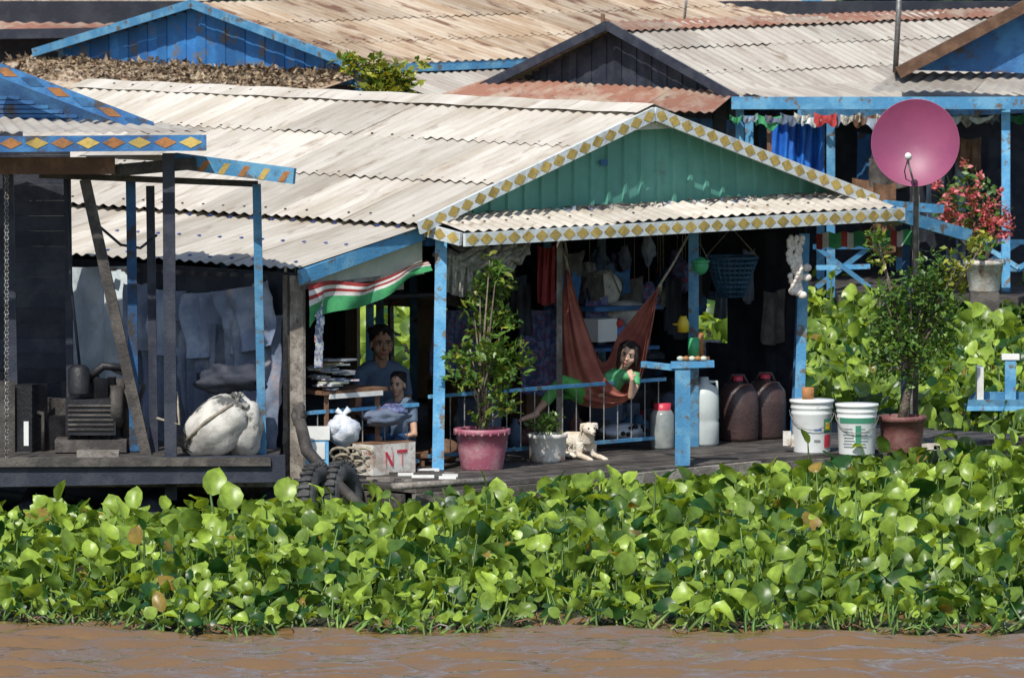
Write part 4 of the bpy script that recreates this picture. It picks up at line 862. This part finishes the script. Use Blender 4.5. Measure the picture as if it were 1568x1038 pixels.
mb.obj('rolled_awning_cloth')
mb=MB()
for k in range(26):
    px=random.uniform(1290,1500); p0=P3(px,random.uniform(200,300),random.uniform(22,24)); cloth(mb,p0,p0+X*random.uniform(.2,.5),random.uniform(.3,.9),random.choice(['black','tarp','wood','brownwood','black','bluedk','black']),2,.04,n=10,k=6)
mb.obj('hanging_laundry')
dh=empty('floating_house'); mb=MB()
mb.add([P3(1400,108,20.5),P3(1590,10,20.5),P3(1800,60,20.5),P3(1800,118,20.5)],[(0,1,2,3)],'bluedk',tone=1)
mb.beam(P3(1375,112,20.3),P3(1600,-6,20.3),.2,.12,'brownwood',tone=0); mb.corr(P3(1590,-10,24),P3(1600,-8,20.2),P3(1380,108,24),P3(1372,110,20.2),'roofr',rows=1)
mb.corr(P3(1370,112,21),P3(1800,112,21),P3(1330,142,19.6),P3(1800,142,19.6),'roofc',rows=1); mb.beam(P3(1120,158,19.6),P3(1800,158,19.6),.05,.13,'blue')
mb.beam(P3(1540,440,19.8),P3(1540,150,19.8),.09,.09,'blue');mb.obj('gable_and_roof',dh)
mb=MB(); mb.tube([P3(1371,112,20.8),P3(1379,-40,20.8)],.03,'metal'); mb.obj('antenna_pole')
mb=MB(); mb.tube([P3(924,70,31),P3(923,22,31)],.025,'brownwood'); mb.tube([P3(1048,30,31),P3(1053,-20,31)],.015,'metal'); mb.obj('roof_pole')
mb=MB(); c=az(1530,640,.35)+Z*.1
mb.box(c,(.62,.35,.04),'blue',tone=1); mb.box(c+V((0,-.15,.03)),(.6,.04,.10),'blue'); mb.box(c+V((-.18,0,.2)),(.06,.3,.34),'white'); mb.box(c+V((.1,0,.25)),(.10,.08,.4),'blue'); mb.box(c+V((.1,0,.46)),(.16,.1,.05),'white'); mb.box(c+V((-.02,.1,.08)),(.5,.1,.10),'blue'); mb.obj('blue_wooden_seat')
e=empty('floating_house'); mb=MB()
mb.corr(ay(-150,-30,42),ay(430,-30,42),ay(-150,30,38),ay(250,20,38),'roofb',rows=2,pitch=.2); mb.corr(ay(-150,30,37),ay(190,36,37),ay(-150,52,36),ay(150,46,36),'roofr',rows=1,pitch=.2)
mb.beam(ay(-150,55,36),ay(160,50,36),.05,.12,'black'); mb.add([ay(-150,56,37),ay(160,50,37),ay(60,110,37),ay(-150,110,37)],[(0,1,2,3)],'bluedk'); mb.obj('roof',e)
e=empty('floating_house'); mb=MB()
mb.corr(ay(1030,-40,50),ay(1260,-40,50),ay(1060,24,46),ay(1290,26,46),'roofb',rows=2,pitch=.25); mb.beam(ay(1290,-30,45),ay(1200,30,45),.05,.15,'blue'); mb.beam(ay(1040,28,46),ay(1300,28,46),.2,.2,'bluedk'); mb.obj('roof',e)
mb=MB(); mb.box(ay(784,150,37),(16,.2,2.4),'black'); mb.obj('back_wall')
pos=np.concatenate([np.array(ay(px,py,70+random.random()*5))[None]+rng.normal(size=(500,3))*np.array([1.0,1,.8]) for px in range(-200,1800,70) for py in(-60,20)])
leaves('distant_trees',pos,.5,M['tree'])
e=empty('croton_bush'); B_=[];mb=MB()
for px,py,r,n in((560,110,22,40),(590,125,26,60),(575,140,22,50),(610,115,20,40),(620,130,16,30),(540,100,14,24),(525,95,8,10),(645,98,8,8),(600,140,22,40),(575,100,14,20)):
    p0=ay(px,py,13); B_.append((p0,r/155,n)); mb.tube([ay(585,175,13),p0],[.02,.006],'bark',n=5)
mb.tube([ay(585,175,13),ay(588,400,13)],.04,'bark'); mb.obj('branches',e); leaves('leaves',blobs(B_,1.2),.13,M['leafy'],e,tmpl=(SV,SF),tlo=.3); leaves('dark_leaves',blobs(B_,.4),.12,M['leafd'],e,tmpl=(SV,SF))
e=empty('flowering_potted_plant'); mb=MB(); YF=18.5
c=ay(1507,447,YF); mb.lathe(c,[(0,0),(.15,0),(.16,.02),(.20,.28),(.225,.29),(.225,.34),(.2,.34),(0,.30)],'dirtyw'); mb.beam(V((c.x,c.y,.1)),c,.3,.3,'wood')
bl=[(1450,300,26,60),(1480,275,26,60),(1505,300,26,70),(1470,330,30,80),(1500,345,28,70),(1525,330,22,50),(1445,335,20,40),(1530,350,16,30),(1515,380,18,24),(1480,360,22,30)]
B_=[]
for px,py,r,n in bl:
    p0=ay(px,py,YF+random.uniform(-.3,.3)); B_.append((p0,r/146,n)); mb.tube([c+Z*.3,c.lerp(p0,.6)+Z*.1,p0],[.02,.012,.005],'bark',n=5)
mb.obj('pot_and_stems',e); leaves('leaves',blobs(B_,.9),.10,M['leafd'],e); F2=[]
for k in range(60):
    b0=random.choice(B_[:8]); q=np.array(b0[0])+unit(rng.normal(size=(1,3)))[0]*b0[1]*.9; q[1]-=.1; F2.append((V(q),.06,18))
leaves('flowers',blobs(F2,1),.06,M['flower'],e)
print('done')
